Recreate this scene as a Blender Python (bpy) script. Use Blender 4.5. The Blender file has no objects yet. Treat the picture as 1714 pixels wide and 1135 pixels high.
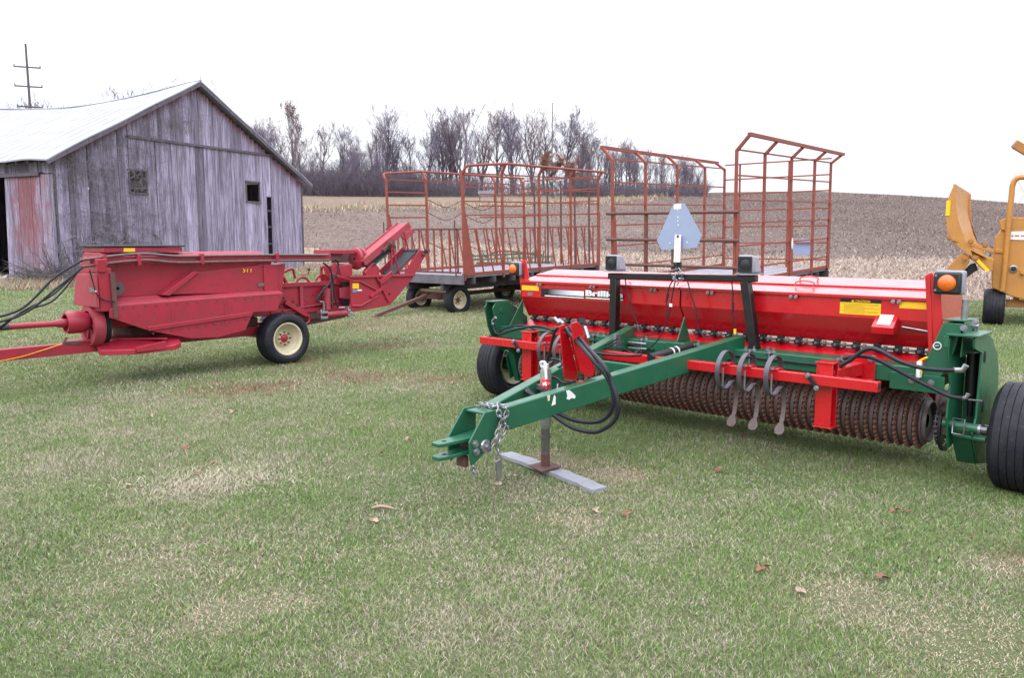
import bpy, math, random
import numpy as np
from mathutils import Matrix, Vector
R = math.radians
scn = bpy.context.scene
# ------------------------------------------------------------ camera, sky, sun, exposure
CAM = Vector((0, 0, 1.65)); PITCH = R(7.0); FPX = 1310.0
cd = bpy.data.cameras.new('camera'); cam = bpy.data.objects.new('camera', cd); scn.collection.objects.link(cam)
cam.location = CAM; cam.rotation_euler = (R(90) - PITCH, 0, 0)
cd.sensor_width = 36; cd.lens = FPX / 1714 * 36; cd.clip_start = 0.05; cd.clip_end = 3000
scn.camera = cam
scn.view_settings.view_transform = 'Standard'; scn.view_settings.look = 'None'
scn.view_settings.exposure = 0.5; scn.view_settings.gamma = 1
w = bpy.data.worlds.new('World'); scn.world = w; w.use_nodes = True
nt = w.node_tree; nt.nodes.clear()
def N(nt, t, **k):
    n = nt.nodes.new(t)
    for a, v in k.items(): setattr(n, a, v)
    return n
sky = N(nt, 'ShaderNodeTexSky', sky_type='NISHITA', sun_disc=False, sun_elevation=R(40), sun_rotation=R(-150))
bgs = N(nt, 'ShaderNodeBackground'); bgs.inputs[1].default_value = 0.10
nt.links.new(sky.outputs[0], bgs.inputs[0])
tc = N(nt, 'ShaderNodeTexCoord'); sx = N(nt, 'ShaderNodeSeparateXYZ'); nt.links.new(tc.outputs['Generated'], sx.inputs[0])
mr = N(nt, 'ShaderNodeMapRange'); mr.inputs[1].default_value = 0.0; mr.inputs[2].default_value = 1.0
mr.inputs[3].default_value = 0.68; mr.inputs[4].default_value = 3.0          # overcast: brighter overhead
nt.links.new(sx.outputs[2], mr.inputs[0])
cn = N(nt, 'ShaderNodeTexNoise'); cn.inputs['Scale'].default_value = 2.2; cn.inputs['Detail'].default_value = 4
mp = N(nt, 'ShaderNodeMapping'); mp.inputs['Scale'].default_value = (1, 1, 4); nt.links.new(tc.outputs['Generated'], mp.inputs[0]); nt.links.new(mp.outputs[0], cn.inputs[0])
cr = N(nt, 'ShaderNodeValToRGB'); cr.color_ramp.elements[0].position = .35; cr.color_ramp.elements[0].color = (.86, .91, 1, 1)
cr.color_ramp.elements[1].position = .6; cr.color_ramp.elements[1].color = (.955, .962, 1.0, 1)
nt.links.new(cn.outputs[0], cr.inputs[0])
bgc = N(nt, 'ShaderNodeBackground'); nt.links.new(cr.outputs[0], bgc.inputs[0]); nt.links.new(mr.outputs[0], bgc.inputs[1])
mx = N(nt, 'ShaderNodeMixShader'); mx.inputs[0].default_value = 0.93
nt.links.new(bgs.outputs[0], mx.inputs[1]); nt.links.new(bgc.outputs[0], mx.inputs[2])
wo = N(nt, 'ShaderNodeOutputWorld'); nt.links.new(mx.outputs[0], wo.inputs[0])
sd = bpy.data.lights.new('sun', 'SUN'); sun = bpy.data.objects.new('sun', sd); scn.collection.objects.link(sun)
sd.energy = 0.9; sd.angle = R(35); sd.color = (1, .97, .93); sun.rotation_euler = (R(50), 0, R(-30))

# ------------------------------------------------------------ helpers
random.seed(7); rng = np.random.default_rng(7)
col = scn.collection
def ray(px, py):
    dx = (px - 857) / FPX; dz = -(py - 567.5) / FPX; s, c = math.sin(PITCH), math.cos(PITCH)
    return Vector((dx, c + dz * s, -s + dz * c))
class Fr:                                   # a local frame; on() measures a point of a plane of that frame
    def __init__(s, o, ang, tilt=0):
        s.M = Matrix.Translation(o) @ Matrix.Rotation(R(ang), 4, 'Z') @ Matrix.Rotation(-R(tilt), 4, 'Y'); s.I = s.M.inverted()
    def on(s, px, py, **k):
        (ax, v), = k.items(); i = 'xyz'.index(ax)
        c = s.I @ CAM; d = s.I.to_3x3() @ ray(px, py); t = (v - c[i]) / d[i]; return c + d * t
    def pg(s, pts, **k): return [s.on(a, b, **k) for a, b in pts]
def smooth(a, b, x):
    t = np.clip((x - a) / (b - a), 0, 1); return t * t * (3 - 2 * t)
PY = [-50, 14, 17, 20, 25, 30, 45, 60, 80, 110, 140, 165, 220, 420]
PZ = [0, 0, .05, .15, .36, .62, 1.35, 2.5, 4.6, 7.75, 10.3, 11.2, 10.6, 4]
def terr(x, y):
    x = np.asarray(x, float); y = np.asarray(y, float)
    z = (np.interp(y - 1.5, PY, PZ) + np.interp(y, PY, PZ) + np.interp(y + 1.5, PY, PZ)) / 3
    z = z * (1 + (.04 * smooth(20, 50, x) - .42 * smooth(52, 100, x)) * smooth(40, 80, y)) * (1 + .05 * smooth(-10, -60, x))
    wl = (1 - smooth(-12, -4, x)) * (1 - smooth(44, 78, y))
    return z * (1 - wl) + wl * .22 * smooth(13, 26, y)
def T(x, y): return float(terr(x, y))

def h2(ix, iy, s):
    n = np.sin(ix * 127.1 + iy * 311.7 + s * 74.7) * 43758.5453; return n - np.floor(n)
def vnoise(x, y, s=0):
    ix = np.floor(x); iy = np.floor(y); fx = x - ix; fy = y - iy; fx = fx * fx * (3 - 2 * fx); fy = fy * fy * (3 - 2 * fy)
    return (h2(ix, iy, s) * (1 - fx) + h2(ix + 1, iy, s) * fx) * (1 - fy) + (h2(ix, iy + 1, s) * (1 - fx) + h2(ix + 1, iy + 1, s) * fx) * fy
def fbm(x, y, s=0): return (vnoise(x, y, s) + .5 * vnoise(x * 2.1, y * 2.1, s + 1) + .25 * vnoise(x * 4.3, y * 4.3, s + 2)) / 1.75

SPLIT = {'bolt', 'screw', 'chute_side', 'pivot_pin', 'corner_board', 'clevis', 'u_bolt', 'hinge_bolt', 'lug_nut', 'rivet', 'rafter', 'pipe_clamp', 'cable_tie', 'pivot_bolt', 'hose_coupler', 'hose_fitting', 'cable_plug', 'wall_framing', 'long_sill', 'hitch_bolt',
         'main_frame', 'crank_knob', 'knotter_linkage', 'plate_slot', 'stub_axle', 'chamber_rail', 'body_bracket', 'hydraulic_tee', 'under_frame', 'frame_bar', 'lift_arm', 'link_bar', 'post_foot', 'beam_hose', 'adjuster_rod', 'hitch_lever', 'side_brace', 'latch_bar', 'pivot_tube', 'hitch_cap', 'tower_pin', 'dark_opening', 'lift_cap', 'axle_beam', 'shaft_collar', 'electrical_plug'}
class MB:
    def __init__(s): s.v = []; s.f = []; s.ang = 60; s.marks = []
    def add(s, vs, fs):
        o = len(s.v); s.marks.append(o); s.v += [tuple(p) for p in vs]; s.f += [tuple(i + o for i in f) for f in fs]; return s
    def hexa(s, p): s.ang = min(s.ang, 25); return s.add(p, [(0, 3, 2, 1), (4, 5, 6, 7), (0, 1, 5, 4), (1, 2, 6, 5), (2, 3, 7, 6), (3, 0, 4, 7)])
    def box(s, x0, x1, y0, y1, z0, z1):
        return s.hexa([(x0, y0, z0), (x1, y0, z0), (x1, y1, z0), (x0, y1, z0), (x0, y0, z1), (x1, y0, z1), (x1, y1, z1), (x0, y1, z1)])
    def beam(s, a, b, w, h, up=(0, 0, 1), w2=None, h2=None):
        a = Vector(a); b = Vector(b); d = (b - a).normalized(); u = Vector(up); r = d.cross(u).normalized(); u = r.cross(d).normalized()
        w2 = w if w2 is None else w2; h2 = h if h2 is None else h2
        q = lambda c, w, h: [c - r * w / 2 - u * h / 2, c + r * w / 2 - u * h / 2, c + r * w / 2 + u * h / 2, c - r * w / 2 + u * h / 2]
        return s.hexa(q(a, w, h) + q(b, w2, h2))
    def tube(s, pts, r, n=8, closed=False, caps=True):
        P = [Vector(p) for p in pts]; m = len(P); rr = r if isinstance(r, (list, tuple)) else [r] * m
        vs = []; fs = []; nrm = None
        for i in range(m):
            if closed: d = P[(i + 1) % m] - P[i - 1]
            else: d = P[min(i + 1, m - 1)] - P[max(i - 1, 0)]
            d = d.normalized() if d.length > 1e-9 else Vector((0, 0, 1))
            if nrm is None: nrm = d.orthogonal().normalized()
            nrm = (nrm - d * nrm.dot(d)); nrm = nrm.normalized() if nrm.length > 1e-6 else d.orthogonal().normalized()
            bn = d.cross(nrm)
            for k in range(n):
                a = 2 * math.pi * k / n; vs.append(P[i] + (nrm * math.cos(a) + bn * math.sin(a)) * rr[i])
        for i in range(m if closed else m - 1):
            j = (i + 1) % m
            for k in range(n): fs.append((i * n + k, i * n + (k + 1) % n, j * n + (k + 1) % n, j * n + k))
        if caps and not closed: fs += [tuple(range(n))[::-1], tuple((m - 1) * n + k for k in range(n))]
        return s.add(vs, fs)
    def cyl(s, a, b, r, n=16, r2=None): return s.tube([a, b], [r, r if r2 is None else r2], n)
    def lathe(s, c, ax, prof, n=32, closed=False):
        s.ang = min(s.ang, 35); c = Vector(c); ax = Vector(ax).normalized(); u = ax.orthogonal().normalized(); v = ax.cross(u); m = len(prof); vs = []; fs = []
        for k in range(n):
            a = 2 * math.pi * k / n; d = u * math.cos(a) + v * math.sin(a)
            for r, h in prof: vs.append(c + d * r + ax * h)
        for k in range(n):
            kk = (k + 1) % n
            for i in range(m if closed else m - 1):
                j = (i + 1) % m; fs.append((k * m + i, kk * m + i, kk * m + j, k * m + j))
        return s.add(vs, fs)
    def prism(s, pts, vec):
        s.ang = min(s.ang, 25); n = len(pts); v = Vector(vec); P = [Vector(p) for p in pts]
        return s.add(P + [p + v for p in P], [tuple(range(n))[::-1], tuple(range(n, 2 * n))] + [(i, (i + 1) % n, (i + 1) % n + n, i + n) for i in range(n)])
    def strip(s, pts, side, t, up=None):             # flat bar of width |side| and thickness t along a path
        side = Vector(side); P = [Vector(p) for p in pts]; m = len(P); vs = []; fs = []
        for i in range(m):
            d = (P[min(i + 1, m - 1)] - P[max(i - 1, 0)]).normalized(); nn = d.cross(side).normalized() * t / 2
            vs += [P[i] - side / 2 - nn, P[i] + side / 2 - nn, P[i] + side / 2 + nn, P[i] - side / 2 + nn]
        for i in range(m - 1):
            for k in range(4): fs.append((i * 4 + k, i * 4 + (k + 1) % 4, i * 4 + 4 + (k + 1) % 4, i * 4 + 4 + k))
        fs += [(3, 2, 1, 0), tuple(4 * (m - 1) + k for k in range(4))]
        return s.add(vs, fs)
    def ball(s, c, r, n=12, sc=(1, 1, 1)):
        c = Vector(c); vs = []; fs = []; m = n // 2
        for i in range(m + 1):
            for k in range(n):
                a = math.pi * i / m; b = 2 * math.pi * k / n
                vs.append(c + Vector((r * sc[0] * math.sin(a) * math.cos(b), r * sc[1] * math.sin(a) * math.sin(b), r * sc[2] * math.cos(a))))
        for i in range(m):
            for k in range(n): fs.append((i * n + k, i * n + (k + 1) % n, (i + 1) * n + (k + 1) % n, (i + 1) * n + k))
        return s.add(vs, fs)
    def bolt(s, c, ax, r=.012, h=.012):
        c = Vector(c); ax = Vector(ax).normalized(); s.cyl(c, c + ax * h * .3, r * 1.5, 12); return s.cyl(c + ax * h * .3, c + ax * h, r, 6)
    def mesh(s, name, ang=None):
        me = bpy.data.meshes.new(name); me.from_pydata(s.v, [], s.f); me.validate(); me.update()
        me.shade_smooth(); me.set_sharp_from_angle(angle=R(ang or s.ang)); return me
    def pieces(s):
        """the primitives, joined where their boxes touch"""
        ends = s.marks[1:] + [len(s.v)]; bb = []
        for a, b in zip(s.marks, ends):
            P = np.array(s.v[a:b], float); bb.append([P.min(0) - .002, P.max(0) + .002, {len(bb)}])
        ch = True
        while ch:
            ch = False
            for i in range(len(bb)):
                for j in range(len(bb) - 1, i, -1):
                    if (bb[i][0] <= bb[j][1]).all() and (bb[j][0] <= bb[i][1]).all():
                        bb[i] = [np.minimum(bb[i][0], bb[j][0]), np.maximum(bb[i][1], bb[j][1]), bb[i][2] | bb[j][2]]; del bb[j]; ch = True
        out = []
        for b in bb:
            m = MB(); m.ang = s.ang
            for k in sorted(b[2]):
                lo, hi = s.marks[k], ends[k]; o = len(m.v) - lo; m.marks.append(len(m.v)); m.v += s.v[lo:hi]; m.f += [tuple(i + o for i in f) for f in s.f if lo <= f[0] < hi]
            out.append(m)
        return out
    def build(s, name, mat, parent=None, bev=0, ang=None):
        if name in SPLIT and parent and len(s.marks) > 1:
            ps = s.pieces()
            if len(ps) > 1: return [p.build(name, mat, parent, bev, ang) for p in ps][0]
        o = bpy.data.objects.new(name, s.mesh(name, ang)); col.objects.link(o)
        if mat: o.data.materials.append(mat)
        if parent: o.parent = parent
        if bev:
            b = o.modifiers.new('bevel', 'BEVEL'); b.width = bev; b.segments = 2; b.limit_method = 'ANGLE'; b.angle_limit = R(40)
        return o
def curve(pts, k=6):                         # Catmull-Rom
    P = [Vector(p) for p in pts]; P = [2 * P[0] - P[1]] + P + [2 * P[-1] - P[-2]]; out = []
    for i in range(1, len(P) - 2):
        a, b, c, d = P[i - 1:i + 3]
        for j in range(k):
            t = j / k; out.append(.5 * ((2 * b) + (c - a) * t + (2 * a - 5 * b + 4 * c - d) * t * t + (3 * b - a - 3 * c + d) * t ** 3))
    return out + [P[-2]]
def tag(o, label=None, cat=None, group=None, kind=None):
    for k, v in (('label', label), ('category', cat), ('group', group), ('kind', kind)):
        if v: o[k] = v
    return o
def thing(name, fr, label, cat, group=None):
    o = bpy.data.objects.new(name, None); col.objects.link(o); o.empty_display_size = .2
    o.matrix_world = fr.M if isinstance(fr, Fr) else Matrix.Translation(fr)
    return tag(o, label, cat, group)
def copy_tree(o, parent=None):
    c = o.copy(); col.objects.link(c); c.parent = parent
    for ch in [k for k in bpy.data.objects if k.parent == o]: copy_tree(ch, c)
    return c
def text_part(body, name, mat, parent, o, xd, yd, width, height, depth=.002, bold=0.0, shear=0):
    cu = bpy.data.curves.new('t', 'FONT'); cu.body = body; cu.extrude = .02; cu.offset = bold; cu.shear = shear; cu.resolution_u = 3
    t = bpy.data.objects.new('t', cu); col.objects.link(t); dg = bpy.context.evaluated_depsgraph_get()
    me = bpy.data.meshes.new_from_object(t.evaluated_get(dg)); bpy.data.objects.remove(t)
    vs = np.array([v.co for v in me.vertices]); lo = vs.min(0); hi = vs.max(0); xd = Vector(xd).normalized(); yd = Vector(yd).normalized(); zd = xd.cross(yd)
    for v in me.vertices:
        p = v.co; v.co = Vector(o) + xd * ((p.x - lo[0]) / (hi[0] - lo[0]) * width) + yd * ((p.y - lo[1]) / (hi[1] - lo[1]) * height) + zd * ((p.z - lo[2]) / (hi[2] - lo[2]) * depth)
    ob = bpy.data.objects.new(name, me); col.objects.link(ob); ob.data.materials.clear(); ob.data.materials.append(mat); ob.parent = parent; return ob

# ------------------------------------------------------------ materials
def ramp(nt, fac, stops):
    r = N(nt, 'ShaderNodeValToRGB'); e = r.color_ramp.elements
    while len(e) < len(stops): e.new(.5)
    for i, (p, c) in enumerate(stops): e[i].position = p; e[i].color = tuple(c) + (1,) if len(c) == 3 else c
    nt.links.new(fac, r.inputs[0]); return r.outputs[0]
def noise(nt, vec, scale, detail=5, rough=.6, dist=0):
    n = N(nt, 'ShaderNodeTexNoise'); n.inputs['Scale'].default_value = scale; n.inputs['Detail'].default_value = detail
    n.inputs['Roughness'].default_value = rough; n.inputs['Distortion'].default_value = dist; nt.links.new(vec, n.inputs[0]); return n.outputs[0]
def mix(nt, fac, a, b, blend='MIX'):
    m = N(nt, 'ShaderNodeMix', data_type='RGBA', blend_type=blend)
    for i, x in ((0, fac), (6, a), (7, b)):
        if hasattr(x, 'links'): nt.links.new(x, m.inputs[i])
        else: m.inputs[i].default_value = x if i == 0 else tuple(x) + (1,)
    return m.outputs[2]
def mapping(nt, vec, sc):
    m = N(nt, 'ShaderNodeMapping'); m.inputs['Scale'].default_value = sc; nt.links.new(vec, m.inputs[0]); return m.outputs[0]
def newmat(name):
    m = bpy.data.materials.new(name); m.use_nodes = True; nt = m.node_tree; b = nt.nodes['Principled BSDF']
    g = N(nt, 'ShaderNodeTexCoord'); return m, nt, b, g.outputs['Object']
def bump(nt, b, h, strength=.3, dist=.01):
    n = N(nt, 'ShaderNodeBump'); n.inputs['Strength'].default_value = strength; n.inputs['Distance'].default_value = dist
    nt.links.new(h, n.inputs['Height']); nt.links.new(n.outputs[0], b.inputs['Normal'])
def paint(name, c, rough=.35, worn=None, amt=.5, scale=6, coat=0, metal=0, bs=.05, spots=None):
    """painted or plain surface: base colour, slow fading towards `worn`, small `spots` of rust or dirt"""
    m, nt, b, v = newmat(name)
    worn = worn or tuple(x * .7 for x in c)
    n1 = noise(nt, v, scale, 6, .65); f = ramp(nt, n1, [(.40, (0, 0, 0)), (.72, (amt,) * 3)])
    cc = mix(nt, f, c, worn)
    if spots:
        n2 = noise(nt, v, scale * 7, 4, .7); f2 = ramp(nt, n2, [(.60, (0, 0, 0)), (.66, (.85,) * 3)]); cc = mix(nt, f2, cc, spots)
    nt.links.new(cc, b.inputs['Base Color'])
    n3 = noise(nt, v, scale * 2.7, 5); rr = ramp(nt, n3, [(.3, (max(rough - .08, .02),) * 3), (.75, (min(rough + .18, 1),) * 3)])
    nt.links.new(rr, b.inputs['Roughness']); b.inputs['Metallic'].default_value = metal; b.inputs['Coat Weight'].default_value = coat
    b.inputs['Coat Roughness'].default_value = .12
    if bs: bump(nt, b, noise(nt, v, scale * 9, 3), bs, .004)
    return m
M = {}
M['red'] = paint('new_red_paint', (.49, .005, .012), .24, (.42, .006, .013), .5, 3, coat=.7, bs=.008)
M['green'] = paint('green_paint', (.008, .095, .047), .38, (.020, .105, .060), .6, 4, coat=.2, bs=.03, spots=None)
M['oldred'] = paint('faded_red_paint', (.36, .014, .038), .42, (.23, .022, .036), .9, 3.6, coat=.12, bs=.06, spots=(.13, .022, .022))
M['oldred2'] = paint('dusty_red_paint', (.37, .040, .066), .55, (.24, .040, .052), .9, 5, bs=.06, spots=(.14, .035, .03))
M['rustred'] = paint('rusty_red_paint', (.28, .055, .036), .6, (.15, .048, .040), .9, 9, bs=.15, spots=(.10, .035, .03))
M['rustpipe'] = paint('rusty_pipe', (.13, .055, .050), .75, (.07, .04, .04), .9, 12, bs=.2)
M['rustiron'] = paint('rusted_cast_iron', (.078, .060, .062), .55, (.115, .055, .042), .9, 9, bs=.4)
M['steel'] = paint('bare_steel', (.36, .36, .40), .35, (.24, .23, .25), .7, 12, metal=.85, bs=.05)
M['dullsteel'] = paint('dull_steel', (.13, .12, .12), .6, (.07, .06, .055), .8, 12, metal=.0, bs=.05)
M['rusttooth'] = paint('rusted_tooth', (.17, .070, .046), .7, (.10, .048, .038), .9, 20, bs=.3)
M['drum'] = paint('bare_drum_steel', (.14, .115, .125), .55, (.08, .055, .05), .7, 10, metal=.3, bs=.05)
M['springsteel'] = paint('dark_spring_steel', (.10, .10, .125), .42, (.15, .09, .07), .6, 7, metal=.5, bs=.05)
M['wornsteel'] = paint('worn_tine_steel', (.13, .10, .10), .5, (.10, .06, .05), .8, 14, metal=.4, bs=.1)
M['galv'] = paint('galvanised_sheet', (.28, .34, .50), .5, (.33, .38, .52), .6, 5, metal=.25, bs=.02)
M['black'] = paint('black_paint', (.004, .004, .005), .42, (.010, .010, .010), .5, 5, bs=.02)
M['blackplastic'] = paint('black_plastic', (.010, .010, .013), .5, (.02, .02, .025), .5, 9)
M['greyplastic'] = paint('grey_plastic', (.27, .27, .32), .55, (.20, .20, .24), .6, 9)
M['hose'] = paint('hose_rubber', (.010, .011, .018), .4, (.025, .025, .036), .5, 9)
M['rubber'] = paint('tyre_rubber', (.011, .012, .019), .6, (.028, .027, .034), .8, 5, bs=.08, spots=(.05, .045, .045))
M['rubber'].node_tree.nodes['Principled BSDF'].inputs['Specular IOR Level'].default_value = .28
M['hose'].node_tree.nodes['Principled BSDF'].inputs['Specular IOR Level'].default_value = .35
M['cream'] = paint('cream_rim_paint', (.66, .60, .42), .55, (.50, .43, .31), .9, 9, spots=(.18, .08, .05))
M['whitepaint'] = paint('white_paint', (.78, .78, .80), .5, (.62, .60, .58), .5, 9)
M['yellow'] = paint('yellow_film', (.85, .52, .01), .4, (.80, .42, .02), .4, 20, bs=0)
M['machineyellow'] = paint('ochre_machine_paint', (.47, .21, .04), .45, (.36, .17, .05), .8, 3, coat=.1, spots=(.26, .12, .045))
M['ochredark'] = paint('weathered_ochre_paint', (.36, .15, .035), .55, (.25, .12, .04), .7, 7)
M['beige'] = paint('grey_plank', (.26, .27, .31), .8, (.22, .22, .25), .9, 9, bs=.4, spots=(.12, .11, .11))
M['oldgreen'] = paint('chalky_green_paint', (.07, .12, .075), .7, (.13, .15, .12), .8, 9, bs=.2)
M['dark'] = paint('dark_gap', (.012, .011, .012), .9, bs=0)
M['canvas'] = paint('dark_belt', (.035, .037, .05), .7, (.06, .06, .07), .8, 9)
def amber():
    m, nt, b, v = newmat('amber_lens'); b.inputs['Base Color'].default_value = (.95, .19, .01, 1); b.inputs['Roughness'].default_value = .15
    b.inputs['Coat Weight'].default_value = .5; b.inputs['Transmission Weight'].default_value = .25
    wv = N(nt, 'ShaderNodeTexWave', wave_type='BANDS'); wv.inputs['Scale'].default_value = 60; nt.links.new(v, wv.inputs[0]); bump(nt, b, wv.outputs[0], .5, .003); return m
M['amber'] = amber()
def woodmat(name, base, dark, red=None, zs=.35, xs=9, redtop=None):
    """weathered boards: grain runs along z; per-board tone comes from the mesh attribute 'tone'"""
    m, nt, b, v = newmat(name)
    g = mapping(nt, v, (xs, xs, zs)); n = noise(nt, g, 3.0, 8, .7, .4); n2 = noise(nt, mapping(nt, v, (xs * 4, xs * 4, zs * 1.2)), 3, 6, .75, .2)
    c = mix(nt, ramp(nt, n, [(.34, (0, 0, 0)), (.60, (1, 1, 1))]), dark, base)
    st = noise(nt, mapping(nt, v, (2.6, 2.6, .22)), 1.5, 6, .75, .5); c = mix(nt, ramp(nt, st, [(.36, (.75,) * 3), (.52, (0, 0, 0))]), c, dark)
    c = mix(nt, ramp(nt, n2, [(.35, (.6,) * 3), (.48, (0, 0, 0))]), c, tuple(x * .30 for x in dark))
    at = N(nt, 'ShaderNodeAttribute', attribute_name='tone')
    c = mix(nt, 1.0, c, ramp(nt, at.outputs['Fac'], [(0, (.50, .48, .50)), (.5, (.88, .87, .90)), (1, (1.25, 1.22, 1.27))]), 'MULTIPLY')
    if red:
        rn = noise(nt, mapping(nt, v, (2.2, 2.2, .9)), 1.6, 7, .8, .6); fn = noise(nt, mapping(nt, v, (xs * 2, xs * 2, zs * 2)), 2.2, 6, .8)
        a2 = N(nt, 'ShaderNodeAttribute', attribute_name='redness')
        mm = N(nt, 'ShaderNodeMath', operation='ADD'); nt.links.new(rn, mm.inputs[0]); nt.links.new(fn, mm.inputs[1])
        m2 = N(nt, 'ShaderNodeMath', operation='MULTIPLY_ADD'); nt.links.new(mm.outputs[0], m2.inputs[0]); m2.inputs[1].default_value = .5; nt.links.new(a2.outputs['Fac'], m2.inputs[2])
        c = mix(nt, ramp(nt, m2.outputs[0], [(.64, (0, 0, 0)), (.78, (.8,) * 3)]), c, red)
    nt.links.new(c, b.inputs['Base Color']); b.inputs['Roughness'].default_value = .85; bump(nt, b, n2, .5, .01); return m
M['barnwood'] = woodmat('weathered_barn_boards', (.47, .425, .565), (.11, .095, .135), (.20, .050, .052))
M['trim'] = woodmat('weathered_trim', (.30, .27, .33), (.15, .13, .16), (.2, .06, .06))
M['sillwood'] = paint('grey_sill_timber', (.14, .13, .155), .9, (.08, .072, .088), .9, 6, bs=.4)
M['deckwood'] = paint('weathered_deck_planks', (.27, .25, .30), .85, (.17, .16, .19), .9, 5, bs=.3)
M['darkwood'] = paint('dark_old_timber', (.07, .062, .075), .9, (.035, .032, .04), .8, 5, bs=.3)
M['paletimber'] = paint('pale_timber', (.46, .36, .22), .8, (.34, .26, .17), .7, 6, bs=.2)
def roofmat():
    m, nt, b, v = newmat('tin_roofing')
    n = noise(nt, v, .7, 6, .6); n2 = noise(nt, mapping(nt, v, (8, .5, 8)), 2, 5)
    c = mix(nt, ramp(nt, n, [(.35, (0,) * 3), (.7, (1,) * 3)]), (.27, .27, .325), (.34, .335, .40)); c = mix(nt, ramp(nt, n2, [(.6, (0,) * 3), (.75, (.35,) * 3)]), c, (.33, .25, .25))
    nt.links.new(c, b.inputs['Base Color']); b.inputs['Roughness'].default_value = .5; b.inputs['Metallic'].default_value = .3; return m
M['roof'] = roofmat()
def vcolmat(name, rough=.8, trans=0):
    m, nt, b, v = newmat(name); a = N(nt, 'ShaderNodeAttribute', attribute_name='col'); nt.links.new(a.outputs['Color'], b.inputs['Base Color'])
    b.inputs['Roughness'].default_value = rough; b.inputs['Specular IOR Level'].default_value = .25; return m
M['blade'] = vcolmat('grass_blades', .65)
M['bark'] = paint('grey_bark', (.115, .095, .115), .9, (.075, .062, .075), .8, 1.5, bs=0)
M['twig'] = paint('grey_violet_twigs', (.20, .17, .235), .9, (.15, .125, .17), .7, .6, bs=0)
M['twig2'] = paint('brown_twigs', (.19, .14, .155), .9, (.14, .105, .12), .7, .6, bs=0)
M['brush'] = paint('brush_twigs', (.135, .11, .14), .9, (.09, .072, .09), .8, .25, bs=0)
M['vine'] = paint('dry_vine', (.17, .15, .17), .9, (.27, .24, .27), .7, 2, bs=0)
M['oakleaf'] = paint('russet_oak_leaves', (.20, .072, .045), .8, (.13, .06, .045), .8, 1, bs=0)
M['paleleaf'] = paint('dry_leaf', (.29, .21, .15), .7, (.38, .30, .22), .9, 12, bs=.1)
M['redleaf'] = paint('red_dry_leaf', (.20, .075, .05), .7, (.25, .13, .08), .9, 12, bs=.1)
def groundmat(kind):
    m, nt, b, v = newmat(kind)
    if kind == 'lawn_soil':
        a = ramp(nt, noise(nt, v, .55, 7, .65), [(.3, (.12, .15, .065)), (.5, (.17, .175, .10)), (.72, (.25, .22, .15))])
        n = noise(nt, v, 45, 6, .7); c = mix(nt, ramp(nt, n, [(.35, (.6,) * 3), (.6, (0,) * 3)]), a, (.06, .068, .035))
        bump(nt, b, n, .8, .03)
    elif kind == 'ploughed':
        a = ramp(nt, noise(nt, v, .09, 5, .6), [(.35, (.145, .108, .096)), (.65, (.205, .158, .140))])
        n = noise(nt, v, 2.4, 7, .75); c = mix(nt, ramp(nt, n, [(.38, (.75,) * 3), (.58, (0,) * 3)]), a, (.095, .070, .062))
        sp = N(nt, 'ShaderNodeSeparateXYZ'); nt.links.new(v, sp.inputs[0]); big = noise(nt, v, .035, 4, .6); ad = N(nt, 'ShaderNodeMath', operation='MULTIPLY_ADD'); nt.links.new(big, ad.inputs[0]); ad.inputs[1].default_value = 40; nt.links.new(sp.outputs[0], ad.inputs[2])
        mr_ = N(nt, 'ShaderNodeMapRange'); mr_.inputs[1].default_value = 25; mr_.inputs[2].default_value = 52; nt.links.new(ad.outputs[0], mr_.inputs[0]); c = mix(nt, mr_.outputs[0], c, (.66, .66, .70), 'MULTIPLY') if 0 else c
        mm_ = mix(nt, mr_.outputs[0], (1, 1, 1), (.66, .65, .67)); c = mix(nt, 1.0, c, mm_, 'MULTIPLY')
        fw = N(nt, 'ShaderNodeTexWave', wave_type='BANDS', bands_direction='Y'); fw.inputs['Scale'].default_value = .28; fw.inputs['Distortion'].default_value = 3.5; fw.inputs['Detail'].default_value = 3; nt.links.new(v, fw.inputs[0]); c = mix(nt, ramp(nt, fw.outputs[0], [(.1, (.28,) * 3), (.5, (0,) * 3)]), c, (.10, .075, .068))
        vo = N(nt, 'ShaderNodeTexVoronoi'); vo.inputs['Scale'].default_value = 3.2; nt.links.new(mapping(nt, v, (1, .6, 1)), vo.inputs[0])
        c = mix(nt, ramp(nt, vo.outputs[0], [(.10, (.6,) * 3), (.26, (0,) * 3)]), c, (.33, .26, .215)); bump(nt, b, n, .8, .15)
    elif kind == 'stubble':
        a = ramp(nt, noise(nt, v, .22, 5, .6), [(.35, (.31, .24, .205)), (.65, (.39, .31, .265))])
        n = noise(nt, mapping(nt, v, (1, .5, 1)), 5.5, 7, .8); c = mix(nt, ramp(nt, n, [(.36, (.8,) * 3), (.56, (0,) * 3)]), a, (.20, .14, .105))
        n2 = noise(nt, v, 11, 4, .8); c = mix(nt, ramp(nt, n2, [(.55, (0,) * 3), (.70, (.5,) * 3)]), c, (.46, .38, .32)); bump(nt, b, n, 1.0, .15)
    else:
        a = ramp(nt, noise(nt, v, .12, 6, .65), [(.3, (.17, .145, .10)), (.5, (.245, .19, .14)), (.7, (.31, .22, .17))])
        n = noise(nt, v, 1.9, 7, .75); c = mix(nt, ramp(nt, n, [(.38, (.8,) * 3), (.60, (0,) * 3)]), a, (.12, .095, .065)); n3 = noise(nt, v, .5, 5, .7); c = mix(nt, ramp(nt, n3, [(.45, (0,) * 3), (.62, (.7,) * 3)]), c, (.20, .15, .13)); bump(nt, b, n, .8, .2)
    nt.links.new(c, b.inputs['Base Color']); b.inputs['Roughness'].default_value = .95; b.inputs['Specular IOR Level'].default_value = .1; return m

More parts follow.
